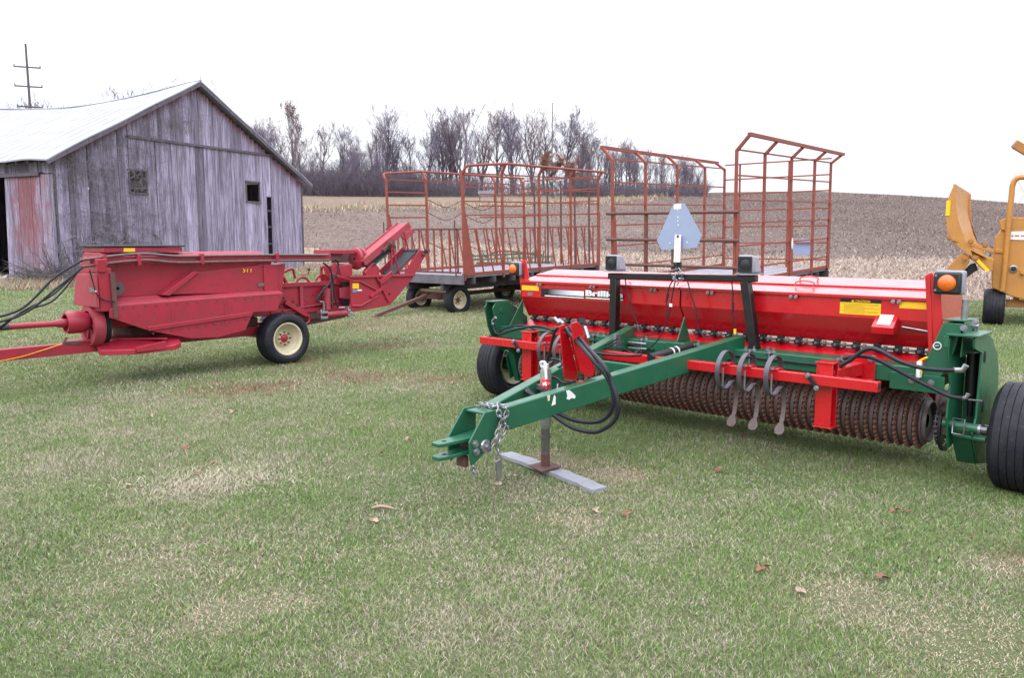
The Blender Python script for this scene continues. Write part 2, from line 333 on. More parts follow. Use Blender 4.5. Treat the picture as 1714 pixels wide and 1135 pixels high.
# ------------------------------------------------------------ ground: lawn, stubble, ploughed field, rough grass on the hill
def bnd(px, pts): return np.interp(px, [p[0] for p in pts], [p[1] for p in pts])
def line(x, pts): return np.interp(x, [p[0] for p in pts], [p[1] for p in pts])
L1 = [(-260, 60), (-30, 52), (-12.5, 42), (-6, 30), (-2, 23.5), (4, 22), (12, 20.5), (40, 22), (260, 30)]       # lawn | stubble
L2 = [(-260, 80), (-40, 66), (-15.5, 60), (-6, 52), (0, 46), (7, 39), (14, 36.5), (24, 36), (60, 38), (260, 60)]     # stubble | ploughed
L3 = [(-260, 84), (-42, 82), (-20, 87), (-5, 91), (8, 98), (16, 106), (25, 128), (34, 142), (60, 155), (260, 175)]  # ploughed | rough grass
L4 = [(-260, 420), (260, 420)]
XS = np.concatenate([np.linspace(-260, -60, 21), np.linspace(-56, 60, 100), np.linspace(66, 260, 21)])
def sheet(name, lo, hi, nr, mat, jag=.0, low=None, jag2=.0):
    a = np.full(len(XS), low) if lo is None else line(XS, lo) + (fbm(XS * .9, XS * 0, 3) - .5) * jag2
    b = line(XS, hi) + (fbm(XS * .9, XS * 0, 3) - .5) * jag
    vs = []
    for j in range(nr + 1):
        t = j / nr
        if lo is None: t = 1 - (1 - t) ** 1.6
        y = a + (b - a) * t; z = terr(XS, y); vs.append(np.stack([XS, y, z], 1))
    vs = np.concatenate(vs); n = len(XS); m = MB(); m.v = [tuple(p) for p in vs]
    m.f = [(j * n + i, j * n + i + 1, (j + 1) * n + i + 1, (j + 1) * n + i) for j in range(nr) for i in range(n - 1)]
    o = m.build(name, mat, ang=180); o['kind'] = 'structure'; return o
sheet('lawn', None, L1, 90, groundmat('lawn_soil'), 1.2, -60)
sheet('stubble_field', L1, L2, 24, groundmat('stubble'), 2.5, None, 1.2)
sheet('ploughed_field', L2, L3, 60, groundmat('ploughed'), 5, None, 2.5)
sheet('hilltop_grassland', L3, L4, 60, groundmat('hill_grass'), 0, None, 5)
# ------------------------------------------------------------ barn
BF = Fr((-16.07, 28, .22), 64.6); BW, BL, EZ, RZ, RX = 12.9, 15.0, 4.5, 8.05, 6.45
barn = thing('old_barn', BF, 'weathered grey board barn with pale tin gable roof and two small window openings', 'barn')
def roofz(x, y=0):
    s = .50 * math.sin(math.pi * min(max(y, 0), 15) / 15)
    return (EZ + (RZ - s - EZ) * (x / RX) if x < RX else EZ + (RZ - s - EZ) * (BW - x) / (BW - RX))
class Boards(MB):
    def __init__(s): super().__init__(); s.tone = []; s.red = []
    def board(s, q, nrm, zs, tone, red):
        """q(z) -> the two lower-left/right points at height z"""
        n = Vector(nrm) * .026; k0 = len(s.v); vs = []; fs = []
        for z in zs:
            a, b = q(z); vs += [a, b, b + n, a + n]
        m = len(zs)
        for i in range(m - 1):
            for k in range(4): fs.append((i * 4 + k, i * 4 + (k + 1) % 4, i * 4 + 4 + (k + 1) % 4, i * 4 + 4 + k))
        fs += [(3, 2, 1, 0), tuple(4 * (m - 1) + k for k in range(4))]
        s.add(vs, fs); s.tone += [tone] * len(vs); s.red += [red(z) for z in zs for _ in range(4)]
    def done(s, name, mat, parent):
        o = s.build(name, mat, parent)
        for nm, arr in (('tone', s.tone), ('redness', s.red)):
            a = o.data.attributes.new(nm, 'FLOAT', 'POINT'); a.data.foreach_set('value', arr[:len(o.data.vertices)])
        return o
def wall(name, P, axis, nrm, length, bot, top, holes=(), red=lambda u, z: 0.0, wid=.24, split=None, parent=barn, jit=.012, rag=.06):
    """vertical boards; P(u, off, z) -> point; holes = (u0,u1,z0,z1)"""
    B = Boards(); u = 0.0
    while u < length - .02:
        wd = min(wid * random.uniform(.7, 1.25), length - u); gap = random.choice([.002, .003, .005, .012]); off = random.uniform(0, jit); tn = min(1, max(0, random.gauss(.5, .26)))
        uc = u + wd / 2; z1 = min(top(u), top(u + wd)) if callable(top) else top; z0 = bot + random.uniform(-rag, rag)
        spans = [(z0, z1)]
        if split and split[0] < uc < split[1]: spans = [(z0, split[2]), (split[2] + .01, z1)]
        for h in holes:
            if h[0] < uc < h[1]:
                ns = []
                for a, b in spans:
                    if h[2] >= b or h[3] <= a: ns.append((a, b)); continue
                    if h[2] > a: ns.append((a, h[2]))
                    if h[3] < b: ns.append((h[3], b))
                spans = ns
        for i, (a, b) in enumerate(spans):
            if b - a < .05: continue
            zs = sorted({a, b, *[z for z in (b - .25, b - .6, b - 1.2, (a + b) / 2) if a < z < b]}); sk = random.uniform(-.006, .006)
            tn2 = tn if i == 0 else min(1, max(0, tn + random.gauss(0, .2)))
            B.board(lambda z: (P(u + sk * (z - a) + gap, off, z), P(u + wd + sk * (z - a), off, z)), nrm, zs, tn2, lambda z: red(uc, z))
        u += wd
    return B.done(name, M['barnwood'], parent)
holes = [(3.0, 3.8, 3.38, 4.22), (9.15, 10.0, 3.33, 4.2), (10.56, 10.86, .55, 3.6)]
wall('gable_wall', lambda u, o, z: Vector((u, -o, z)), 0, (0, .9999, 0), BW, -.12, lambda x: roofz(x) - .06, holes,
     lambda x, z: .29 * max(0, 1 - (roofz(x) - z) / .75) + .03 * max(0, 1 - (roofz(x) - z) / 2.8), split=(3.0, 10.85, 5.5), jit=.016)
wall('side_wall', lambda u, o, z: Vector((-o, u, z)), 0, (1, 0, 0), BL, -.1, 4.42, [(0, 6.6, -1, 3.88)], lambda y, z: .2 * max(0, (z - 4.0) / .4))
wall('side_wall', lambda u, o, z: Vector((BW + o, u, z)), 0, (-1, 0, 0), BL, -.3, 4.42, wid=.5)
wall('end_wall', lambda u, o, z: Vector((u, BL + o, z)), 0, (0, -1, 0), BW, -.1, lambda x: roofz(x, 0) - .1, wid=.6)
dz = lambda y, z: .235 * max(0, min(1, 1.15 - abs(y - 1.35) / 1.7)) * (.55 + .45 * min(1, z / 2.0)) + .04
dr = wall('sliding_door', lambda u, o, z: Vector((-.10 - o - .02 * (3.8 - z) * 0, u * (1 - .00) + .0 + (.05 * (3.8 - z) * u / 2.8), z)), 0, (1, 0, 0), 2.65, -.02, 3.84, (), dz, wid=.23, jit=.01, rag=.14)
dr['label'] = 'sliding barn door of grey boards with large patches of red paint'
m = MB(); m.box(-.16, -.03, .6, 6.9, 3.86, 3.93); m.box(-.20, -.15, .6, 6.9, 3.80, 3.90); m.build('door_track', M['trim'], barn)
m = MB(); m.beam((3.0, -.06, 5.50), (10.95, -.06, 5.54), .06, .10); m.build('batten', M['trim'], barn, .005)
m = MB()                                           # interior framing seen through the gaps
for z in (.6, 1.35, 2.15, 2.9): m.box(10.3, 11.2, .035, .13, z, z + .09)
for x in (1.5, 4.6, 7.7, 11.2): m.box(x, x + .16, .035, .2, 0, 4.4)
for z in (2.0, 4.35): m.box(.1, 10.2, .2, .3, z, z + .14)
m.build('wall_framing', M['darkwood'], barn)
for x0, x1, z0, z1, nm in ((3.0, 3.8, 3.38, 4.22, 1), (9.15, 10.0, 3.33, 4.2, 0)):
    m = MB()
    for a in ((x0 - .05, x1 + .05, -.06, .0, z1 - .01, z1 + .06), (x0 - .04, x1 + .04, -.07, .0, z0 - .06, z0 + .01), (x0 - .03, x0 + .03, -.045, .02, z0 + .01, z1 - .01), (x1 - .03, x1 + .03, -.045, .02, z0 + .01, z1 - .01)): m.box(*a)
    if nm:
        for k in range(1, 3): m.box(x0 + .03, x1 - .03, -.01, .01, z0 + k * .28, z0 + k * .28 + .018)
        for k in range(1, 3): m.box(x0 + k * .27, x0 + k * .27 + .018, -.012, .012, z0 + .01, z1 - .01)
    m.build('window_frame', M['trim'], barn)
m = MB(); m.box(-.05, .01, -.05, .01, -.1, 4.45); m.box(BW - .02, BW + .06, -.05, .03, -.2, 4.4); m.build('corner_board', M['trim'], barn)
def roof_side(name, xa, xb):
    B = MB(); ny = 34; nx = 12; vs = []; t = .05
    for lay in (0, 1):
        for j in range(ny + 1):
            y = -.38 + (BL + .8) * j / ny
            for i in range(nx + 1):
                x = xa + (xb - xa) * i / nx; z = roofz(x, y) + .05 + .05 * lay + .012 * math.sin(x * 2.1 + y * 1.3) + (.02 * math.sin(y * 2.2) if i in (0,) else 0) * 1.5
                vs.append((x, y, z))
    n1 = (nx + 1) * (ny + 1); fs = []
    for lay in (0, 1):
        for j in range(ny):
            for i in range(nx):
                a = lay * n1 + j * (nx + 1) + i; f = (a, a + 1, a + nx + 2, a + nx + 1); fs.append(f if lay else f[::-1])
    for j in range(ny):
        for i in (0, nx):
            a = j * (nx + 1) + i; fs.append((a, a + nx + 1, a + nx + 1 + n1, a + n1))
    for i in range(nx):
        for j in (0, ny):
            a = j * (nx + 1) + i; fs.append((a, a + 1, a + 1 + n1, a + n1))
    B.add(vs, fs)
    for k in range(1, 22):                         # standing laps between the tin sheets
        y = -.38 + k * .73; B.tube([(xa + (xb - xa) * i / 8, y, roofz(xa + (xb - xa) * i / 8, y) + .101 + .012 * math.sin((xa + (xb - xa) * i / 8) * 2.1 + y * 1.3)) for i in range(9)], .007, 4)
    return B.build(name, M['roof'], barn)
rf = roof_side('roof', -.5, RX); roof_side('roof', BW + .45, RX + .01)
m = MB()
for xa, xb in ((-.5, RX), (BW + .45, RX)):
    for yy in (-.36, ): m.beam((xa, yy, roofz(xa) - .04), (xb, yy, roofz(xb) - .04), .03, .13)
m.build('rake_board', M['trim'], barn)
m = MB()
for k in range(24):
    y = .1 + k * .63; m.beam((-.47, y, roofz(-.47, y) - .03), (.4, y, roofz(.4, y) - .03), .05, .12)
m.box(-.03, .02, 0.02, BL, 4.44, 4.47)
m.build('rafter', M['darkwood'], barn)
m = MB(); m.tube([(RX, y, roofz(RX, y) + .11) for y in np.linspace(-.4, BL + .3, 20)], .04, 6); m.cyl((RX, -.38, RZ), (RX, -.38, RZ + .28), .02, 6); m.build('ridge_cap', M['roof'], barn)

# bare vines on the gable, brush and dry weeds at its foot
m = MB()
def walk(x, z, n, step, r, up=.6):
    a = random.uniform(-.9, .9); pts = []
    for i in range(n):
        pts.append((x, -.05 - random.random() * .10, z)); a += random.gauss(0, .55); x += math.sin(a) * step; z += math.cos(a) * step * (1 if random.random() < .85 else -.4)
        if not (-.3 < x < 8) or z > roofz(min(max(x, 0), BW)) - .1 or z < -.1: break
    if len(pts) > 2: m.tube(pts, [max(r * (1 - i / len(pts)), .0035) for i in range(len(pts))], 3, caps=False)
for k in range(46): walk(random.gauss(1.5, .9), random.uniform(0, 1.5), 36, .17, .017)
for k in range(620):
    c = random.choice([(1.2, 3.9, .9, .5), (3.3, 4.4, .8, .9), (3.1, 5.2, .9, .7), (2.0, 3.2, 1.3, 1.1), (2.6, 2.6, 1.3, 1.2), (.5, 4.0, .5, .4), (5.2, 6.2, .7, .5)])
    walk(random.gauss(c[0], c[2]), random.gauss(c[1], c[3]), 12, .12, .007)
for k in range(26): walk(random.uniform(2.95, 3.8), random.uniform(3.3, 4.1), 9, .13, .007)
o = m.build('climbing_vine', M['vine']); o.matrix_world = BF.M; tag(o, 'tangled leafless vine climbing the grey barn gable round its left window', 'vine')
m = MB()
for k in range(420):
    c = BF.M @ Vector((random.gauss(-.45, .55), random.uniform(-1.3, .1), 0)); b = Vector((c.x, c.y, T(c.x, c.y) + random.uniform(0, .4)))
    d = Vector((random.gauss(0, .8), random.gauss(0, .5), random.uniform(.0, .5))).normalized(); L = random.uniform(.5, 1.6); pts = [b]
    for i in range(6): d = (d + Vector((random.gauss(0, .22), random.gauss(0, .2), random.gauss(-.07, .2)))).normalized(); pts.append(pts[-1] + d * L / 6)
    m.tube(pts, [.022 * (1 - i / 8) * random.uniform(.4, 1) for i in range(7)], 4)
for k in range(9):
    b = BF.M @ Vector((random.uniform(-.4, 1.3), random.uniform(-.7, -.1), .1)); d = Vector((random.gauss(.25, .3), 0, 1)).normalized(); pts = [b]
    for i in range(9): d = (d + Vector((random.gauss(.02, .2), random.gauss(0, .1), random.gauss(-.05, .12)))).normalized(); pts.append(pts[-1] + d * .28)
    m.tube(pts, [.016 * (1 - i / 11) for i in range(10)], 4)
tag(m.build('brush_pile', paint('dark_dead_twigs', (.10, .085, .095), .9, (.17, .15, .16), .8, 3, bs=0)), 'tangled pile of dead dark branches at the barn corner', 'brush pile')
m = MB(); m.ball((0, 0, .12), .2, 12, (1.6, .9, .9))
for k in range(40): m.v[random.randrange(len(m.v))] = tuple(x * random.uniform(.75, 1.2) for x in m.v[random.randrange(len(m.v))])
o = m.build('field_stone', paint('pale_stone', (.42, .44, .44), .9, (.3, .31, .3), .8, 6, bs=.4)); p = BF.M @ Vector((-.75, 2.0, 0)); o.location = (p.x, p.y, T(p.x, p.y) - .02); tag(o, 'pale stone on the dry grass below the red-patched barn door', 'stone')

# ------------------------------------------------------------ utility pole, pole in the wood
def util_pole(x, y, h, arms, label, r=.16, name='utility_pole'):
    z0 = T(x, y) - .5; t = thing(name, Fr((x, y, z0), 22), label, 'pole'); t.rotation_euler = (0, 0, R(22))
    m = MB(); m.cyl((0, 0, 0), (0, 0, h), r, 10, r * .6); m.build('pole', M['bark'], t)
    for k, (z, L) in enumerate(arms):
        m = MB(); m.beam((-L / 2, .0, z), (L / 2, .0, z), .12, .14); m.build('crossarm', M['bark'], t)
        for s in (-.48, .48):
            m = MB(); m.cyl((L * s, 0, z + .07), (L * s, 0, z + .28), .07, 8); m.build('insulator', M['greyplastic'], t)
d0 = 86; util_pole(ray(51, 188).x / ray(51, 188).y * d0, d0, 22.6 - T(-50, d0) + .5, [(16.1 - T(-50, d0) + .5, 2.4), (18.2 - T(-50, d0) + .5, 2.6), (20.2 - T(-50, d0) + .5, 2.5)], 'tall dark utility pole with crossarms rising behind the barn roof', .17)
px = ray(924, 280); util_pole(px.x / px.y * 118, 118, 22.6 - T(px.x / px.y * 118, 118), [], 'thin bare pole standing in front of the hilltop wood', .10, 'bare_pole')

# ------------------------------------------------------------ trees
def grow(mt, mc, p, d, L, r, lvl, up, dens, ends, H):
    n = (9, 6, 5, 4, 3)[lvl]; pts = [p]; rs = [r]; dd = d.copy(); w = (.05, .15, .20, .26, .3)[lvl]
    for i in range(n):
        dd = (dd + Vector((random.gauss(0, w), random.gauss(0, w), random.gauss(up * .16, w * .5)))).normalized(); pts.append(pts[-1] + dd * L / n); rs.append(max(r * (1 - .8 * (i + 1) / n), .018))
    (mt if lvl <= 1 else mc).tube(pts, rs, (7, 5, 4, 3, 3)[lvl], caps=False)
    if lvl == 4: ends.append(pts[-1]); return
    nc = int((11, 6, 4, 2)[lvl] * dens * random.uniform(.8, 1.25))
    for k in range(nc):
        t = (random.uniform(.22, 1) if lvl == 0 else random.uniform(.25, 1)); i = min(int(t * n), n - 1); q = pts[i].lerp(pts[i + 1], t * n - i) if i < n else pts[-1]
        a = random.uniform(0, 2 * math.pi); out = Vector((math.cos(a), math.sin(a), random.uniform(.35, 1.1))).normalized(); nd = (dd * .95 + out).normalized() if lvl else (Vector((0, 0, .75)) + out).normalized()
        grow(mt, mc, q, nd, L * (.52 if lvl == 0 else .6) * random.uniform(.65, 1.15) * (1.3 - .6 * t), max(rs[i] * .62, .019), lvl + 1, up, dens, ends, H)
def make_tree(h, seed, dens=1, up=.8, leaves=0, twig='twig', label='', group=None, fork=False):
    random.seed(seed); t = thing('bare_tree' if not leaves else 'oak_tree', (0, 0, 0), label, 'tree', group); mt, mc, ends = MB(), MB(), []
    if fork:
        for s in (-1, 1): grow(mt, mc, Vector((.1 * s, 0, 0)), Vector((.22 * s, random.uniform(-.1, .1), 1)).normalized(), h * .9, h * .017, 0, up, dens * .8, ends, h)
    else: grow(mt, mc, Vector((0, 0, 0)), Vector((random.gauss(0, .05), 0, 1)), h * .93, h * .021, 0, up, dens, ends, h)
    mt.build('trunk', M['bark'], t, ang=180); mc.build('crown', M[twig], t, ang=180)
    if leaves:
        ml = MB()
        for k in range(leaves):
            e = random.choice(ends) + Vector((random.gauss(0, .25), random.gauss(0, .25), random.gauss(0, .25))); u = Vector((random.gauss(0, 1), random.gauss(0, 1), random.gauss(0, 1))).normalized() * random.uniform(.05, .10); v = u.orthogonal() * random.uniform(.7, 1.3)
            ml.add([e - u, e + v, e + u, e - v], [(0, 1, 2, 3)])
        ml.build('foliage', M['oakleaf'], t)
    return t
G_T = 'bare trees of the hilltop wood'
protos = [make_tree(14, 11 + k, 1.0 + .12 * (k % 3), .8 + .3 * (k % 2), 0, 'twig' if k % 3 else 'twig2', 'leafless grey tree in the wood on the hilltop', G_T, k % 3 == 1) for k in range(7)]
random.seed(5); used = [0] * 7
def place(px, D, toppx, k=None, sp=1.0):
    r = ray(px, 320); x = r.x / r.y * D; z = T(x, D) - .15; rt = ray(px, toppx - 9); top = 1.65 + rt.z / rt.y * D
    h = max(top - z, 2.0); k = random.randrange(7) if k is None else k
    t = protos[k] if not used[k] else copy_tree(protos[k]); used[k] = 1
    s = h / HT[k]; t.location = (x, D, z); t.rotation_euler = (0, 0, random.uniform(0, 6.28)); ss = s * sp; t.scale = (ss, ss, s); return t
HT = []
for p in protos:
    mxz = max(max(v.co.z for v in c.data.vertices) for c in bpy.data.objects if c.parent == p); HT.append(mxz)
def where(px):
    for lim, txt in ((460, 'above the barn roof slope'), (520, 'beside the tall russet tree'), (600, 'between the barn and the left hay wagon'), (680, 'above the left wagon front'), (770, 'above the left wagon gate half'), (850, 'above the middle of the left wagon'), (905, 'left of the thin bare pole'), (960, 'around the thin bare pole'), (1020, 'between the two hay wagons'), (1100, 'behind the right wagon rack front')):
        if px < lim: return txt
    return 'at the right end of the wood'
sky_line = [(420, 215), (438, 190), (470, 205), (500, 225), (540, 198), (575, 205), (600, 225), (638, 180), (665, 205), (690, 225), (720, 212), (745, 178), (770, 170), (800, 176), (830, 182), (860, 178), (890, 172), (915, 176), (945, 185), (975, 205), (1000, 222), (1030, 240), (1050, 232), (1080, 250), (1110, 258), (1150, 262), (1165, 275)]
TT = 0
for px, tp in sky_line:
    o = place(px + random.uniform(-5, 5), random.uniform(126, 134), tp + random.uniform(-3, 5), sp=random.uniform(1.1, 1.45)); o['label'] = 'tall leafless tree topping the hilltop wood ' + where(px)
for k in range(30):
    px = random.uniform(425, 1010); tp = float(np.interp(px, [a for a, b in sky_line], [b for a, b in sky_line])) + random.uniform(12, 62)
    o = place(px, random.uniform(122, 140), tp, sp=random.uniform(.8, 1.1)); o['label'] = 'lower leafless tree ' + where(px)
for k in range(22):
    px = random.uniform(1000, 1180); tp = float(np.interp(px, [a for a, b in sky_line], [b for a, b in sky_line])) + random.uniform(4, 28)
    o = place(px, random.uniform(128, 145), tp); o['label'] = 'small leafless tree ' + where(px)
for px, tp in [(-40, 178), (5, 181), (22, 186), (70, 170), (88, 165), (105, 166), (122, 170), (232, 150), (250, 152), (278, 141), (292, 138), (306, 134), (-90, 170), (-140, 165), (345, 190), (380, 200), (402, 205)]:
    t = place(px, random.uniform(88, 96), tp, sp=1.25)
    for c in [t]: c['label'] = 'leafless treetop showing over the barn ' + ('left of the utility pole' if px < 46 else 'just right of the utility pole' if px < 200 else 'left of the roof peak' if px < 320 else 'behind the right roof slope'); c['group'] = 'bare trees behind the barn'
def oak(px, D, tp, seed, leaves, label, sp):
    t = make_tree(10, seed, 1.1, .7, leaves, 'twig2', label); h = max(max(v.co.z for v in c.data.vertices) for c in bpy.data.objects if c.parent == t)
    r = ray(px, 320); x = r.x / r.y * D; z = T(x, D) - .1; rt = ray(px, tp); s = (1.65 + rt.z / rt.y * D - z) / h; t.location = (x, D, z); t.scale = (s * sp, s * sp, s)
oak(490, 118, 162, 31, 800, 'tall narrow tree with sparse russet leaves, left end of the hilltop wood', .62)
oak(927, 112, 250, 33, 9000, 'small rounded oak with dense russet leaves at the edge of the wood', 1.3)
oak(962, 114, 262, 34, 6000, 'low russet-leaved oak just right of the denser round one', 1.1)
m = MB(); random.seed(9)                           # understory
for k in range(5600):
    px = random.choice([random.uniform(500, 800), random.uniform(430, 1010), random.uniform(505, 700), random.uniform(950, 1185)]); D = random.uniform(117, 136); r = ray(px, 320); x = r.x / r.y * D; z = T(x, D) - .1
    hh = random.uniform(2.0, 5.6) * (1.0 if px < 720 else .75) * (1 if px < 1000 else .6); d = Vector((random.gauss(0, .3), random.gauss(0, .3), 1)).normalized(); p = Vector((x, D, z)); pts = [p]
    for i in range(3): d = (d + Vector((random.gauss(0, .3), random.gauss(0, .3), 0))).normalized(); pts.append(pts[-1] + d * hh / 3)
    m.tube(pts, [.035, .028, .02, .012], 3, caps=False)
    for j in range(4):
        q = random.choice(pts[1:]); e = q + Vector((random.gauss(0, .5), random.gauss(0, .5), random.uniform(.1, .9))); m.tube([q, q.lerp(e, .5) + Vector((0, 0, .08)), e], [.018, .014, .010], 3, caps=False)
tag(m.build('underbrush', M['brush'], ang=180), 'dense grey-brown brush along the foot of the hilltop wood', 'brush', kind='stuff')
# ------------------------------------------------------------ wheels
def wheel(parent, c, ax, Rr, W, rr, rim='cream', hub='oldred', dish=.06, ribs=5, name='wheel', bolts=6):
    """tyre centre c, ax points to the outer (dished) side"""
    ax = Vector(ax).normalized(); c = Vector(c); h = W / 2
    m = MB(); m.lathe(c, ax, [(.04, -h * .7), (.07, -h * .7), (.07, h * .1), (.04, h * .25), (.001, h * .28)], 20); hb = m.build(name, M[hub], parent)
    m = MB(); pr = [(rr, -h * .78), (rr + .02, -h * .92), (rr + (Rr - rr) * .35, -h * 1.04), (rr + (Rr - rr) * .7, -h * 1.02), (Rr * .965, -h * .86)]
    wdt = 2 * h * .80 / ribs
    for i in range(ribs):
        a = -h * .80 + i * wdt; cz = 1 - .035 * abs((a + wdt / 2) / h) ** 2
        pr += [(Rr * cz, a + wdt * .05), (Rr * cz, a + wdt * .92)] + ([(Rr * cz - .009, a + wdt * .94), (Rr * cz - .009, a + wdt * 1.03)] if i < ribs - 1 else [])
    pr += [(Rr * .965, h * .86), (rr + (Rr - rr) * .7, h * 1.02), (rr + (Rr - rr) * .64, h * 1.025), (rr + (Rr - rr) * .62, h * 1.035), (rr + (Rr - rr) * .35, h * 1.04), (rr + .02, h * .92), (rr, h * .78)]
    m.lathe(c, ax, pr, 64); m.build('tyre', M['rubber'], hb, ang=28)
    m = MB(); m.lathe(c, ax, [(rr + .012, -h * .80), (rr + .012, -h * .74), (rr - .02, -h * .6), (rr - .03, -h * .1), (rr - .05, h * .0), (rr * .55, h * .02 + dish), (rr * .40, h * .12 + dish * .3), (.06, h * .12), (.06, h * .16), (rr * .42, h * .16 + dish * .3), (rr * .56, h * .07 + dish), (rr - .045, h * .05), (rr - .022, h * .2), (rr - .012, h * .6), (rr + .010, h * .74), (rr + .016, h * .84), (rr - .002, h * .86), (rr - .012, h * .82)], 48)
    m.build('rim', M[rim], hb, ang=30)
    u = ax.orthogonal().normalized(); v = ax.cross(u); m = MB()
    for k in range(bolts):
        a = 2 * math.pi * k / bolts; m.cyl(c + ax * (h * .13) + (u * math.cos(a) + v * math.sin(a)) * .085, c + ax * (h * .13 + .03) + (u * math.cos(a) + v * math.sin(a)) * .085, .011, 6)
    m.build('lug_nut', M['rustpipe'] if hub != 'steel' else M['steel'], hb)
    return hb

# ------------------------------------------------------------ hay wagons
def wagon(fr, L, W, label, kind):
    t = thing('hay_wagon', fr, label, 'hay wagon', 'hay wagons with tall rusty red bale racks'); Z = .93
    random.seed(3 + kind)
    m = MB(); n = 15
    for k in range(n): y = W * k / n; m.box(-.02 + random.uniform(-.02, .02), L + random.uniform(-.03, .03), y + .004, y + W / n - .004, Z - .045, Z + random.uniform(-.004, .004))
    m.build('deck', M['deckwood'], t, .003)
    m = MB(); m.box(-.07, -.022, -.04, W + .04, Z - .19, Z + .012); m.build('front_sill', M['sillwood'], t, .004)
    for k in range(8): x = .25 + k * (L - .4) / 7; m = MB(); m.box(x, x + .07, -.05, W + .05, Z - .19, Z - .048); m.build('joist', M['darkwood'], t, .004)
    m = MB()
    for y in (W * .27, W * .73): m.box(-.02, L, y - .05, y + .05, Z - .36, Z - .192)
    m.build('long_sill', M['darkwood'], t, .004)
    for x in ((.37, 3.35) if kind == 1 else (.62, L - 1.1)):
        m = MB(); m.box(x - .06, x + .06, .7, W - .7, .33, .42); m.box(x - .05, x + .05, W * .3, W * .7, .42, .50); m.build('axle', M['rustpipe'], t, .004)
        m = MB(); m.box(x - .05, x + .05, W * .2, W * .8, .503, .567); m.build('bolster', M['paletimber'], t, .004)
        for y, s in (((.62, -1), (W - .65, 1)) if kind == 1 else ((.35, -1), (W - .35, 1))): wheel(t, (x, y, .345), (0, s, 0), .345, .20, .19, 'cream' if (kind == 1) else 'cream', 'rustpipe', -.03)
    m = MB(); m.tube([(.62, W / 2, .40), (L - 1.1, W / 2, .40)], .05, 8); m.beam((.6, W / 2 - .35, .42), (.0, W / 2 - .1, .42), .05, .09); m.beam((.6, W / 2 + .35, .42), (.0, W / 2 + .1, .42), .05, .09); m.build('reach_pole', M['rustpipe'], t)
    if kind == 1: m = MB(); m.beam((.05, W / 2, .44), (-1.5, W / 2 - .1, .13), .09, .07); m.beam((-1.5, W / 2 - .1, .13), (-1.62, W / 2 - .1, .11), .12, .03); m.build('drawbar', M['rustpipe'], t, .004)
    if kind == 1: xs = [.03, 1.27, 2.55, 3.75, L - .05]; top = lambda x: 2.36 + .10 * math.sin(min(1, (x + .0) / 1.3) * math.pi / 2) - .05 * max(0, x - 1.3) / 3.6; fo = .13
    else: xs = [.03, 1.27, 2.62, 3.95, L - .05]; top = lambda x: 2.50 - .014 * x; fo = .22
    def rack(y0, s, far):
        rails = [1.02, 1.32, 1.62, 1.93, 2.22] if kind == 1 else [.27, .66, 1.05, 1.44, 1.85, 2.27]
        m = MB(); yo = y0 + s * fo
        for zi, z in enumerate(rails):
            skip = (kind == 1 and far and zi in (1, 2, 3))
            if skip: m.beam((xs[0], y0, Z + z), (xs[1], y0, Z + z), .028, .035); m.beam((xs[2] + .6, y0, Z + z), (xs[4], y0, Z + z), .028, .035)
            else: m.beam((xs[0], y0, Z + z), (xs[4], y0, Z + z + random.uniform(-.02, .02)), .021, .027)
        m.beam((-.02, y0, Z + .035), (L, y0, Z + .035), .05, .06)
        if kind == 1: m.tube(curve([(xs[0], y0 + s * .02, Z + 2.2), (xs[0] + .02, yo * .8 + y0 * .2, Z + 2.34), (xs[0] + .12, yo, Z + top(xs[0] + .1))], 4) + [(x, yo, Z + top(x)) for x in (xs[1], xs[2], xs[3], L + .10)], .030, 8)
        else: m.beam((xs[0] - .03, yo, Z + top(0)), (L + .05, yo, Z + top(L)), .06, .06)
        rk = m.build('side_rack', M['rustred'], t)
        for i, x in enumerate(xs):
            m = MB(); wide = (i in (0, 4)) or (kind == 2 and i == 2)
            m.beam((x, y0, Z - .1), (x, y0, Z + 2.27), .048, .048, (1, 0, 0))
            if not (kind == 1 and i == 0): m.beam((x, y0, Z + 2.25), (x + .0, yo, Z + top(x) - .01), .05, .055, (1, 0, 0))
            if wide: e = .30 if i == 0 and kind == 1 else .14; sg = 1 if i == 0 else (-1 if i == 4 else 1); m.prism([(x - .03 * sg, y0 - .04, Z), (x + e * sg, y0 - .04, Z), (x + .04 * sg, y0 - .04, Z + 1.4), (x - .03 * sg, y0 - .04, Z + 1.4)], (0, .012, 0))
            m.build('post', M['rustred'], rk, .003)
        if kind == 1:
            for k in range(14):
                x = .42 + k * .315
                if min(abs(x - q) for q in xs) < .12: continue
                m = MB(); m.beam((x, y0, Z + 1.0), (x + .20, y0, Z + .06), .022, .03); m.build('feeder_bar', M['rustred'], rk)
            if far:
                for z in (.5, 1.25, 1.58):
                    m = MB(); m.tube(curve([(xs[1], y0, Z + z + .2), (xs[1] + .65, y0, Z + z), (xs[2], y0, Z + z + .2)], 6), .011, 5); m.tube(curve([(xs[2], y0, Z + z + .12), (xs[2] + .7, y0, Z + z - .08), (xs[3], y0, Z + z + .1)], 6), .011, 5); m.build('chain', M['rustpipe'], rk)
        return rk
    rack(0, -1, False); rack(W, 1, True)
    m = MB(); zs = ([1.02, 1.35, 1.68, 2.0, 2.32] if kind == 1 else [.18, .55, .92, 1.30, 1.68, 2.02, 2.36]); x = L - .02      # rear rack
    for z in zs: m.beam((x, 0, Z + z), (x, W, Z + z), .026, .03)
    rk = m.build('rear_rack', M['rustred'], t)
    for y in np.linspace(.35, W - .35, 5 if kind == 1 else 4): m = MB(); m.beam((x + .03, y, Z), (x + .03, y, Z + zs[-1] * (1 if kind == 2 else .98)), .035, .035, (1, 0, 0)); m.build('upright', M['rustpipe'] if kind == 1 else M['rustred'], rk)
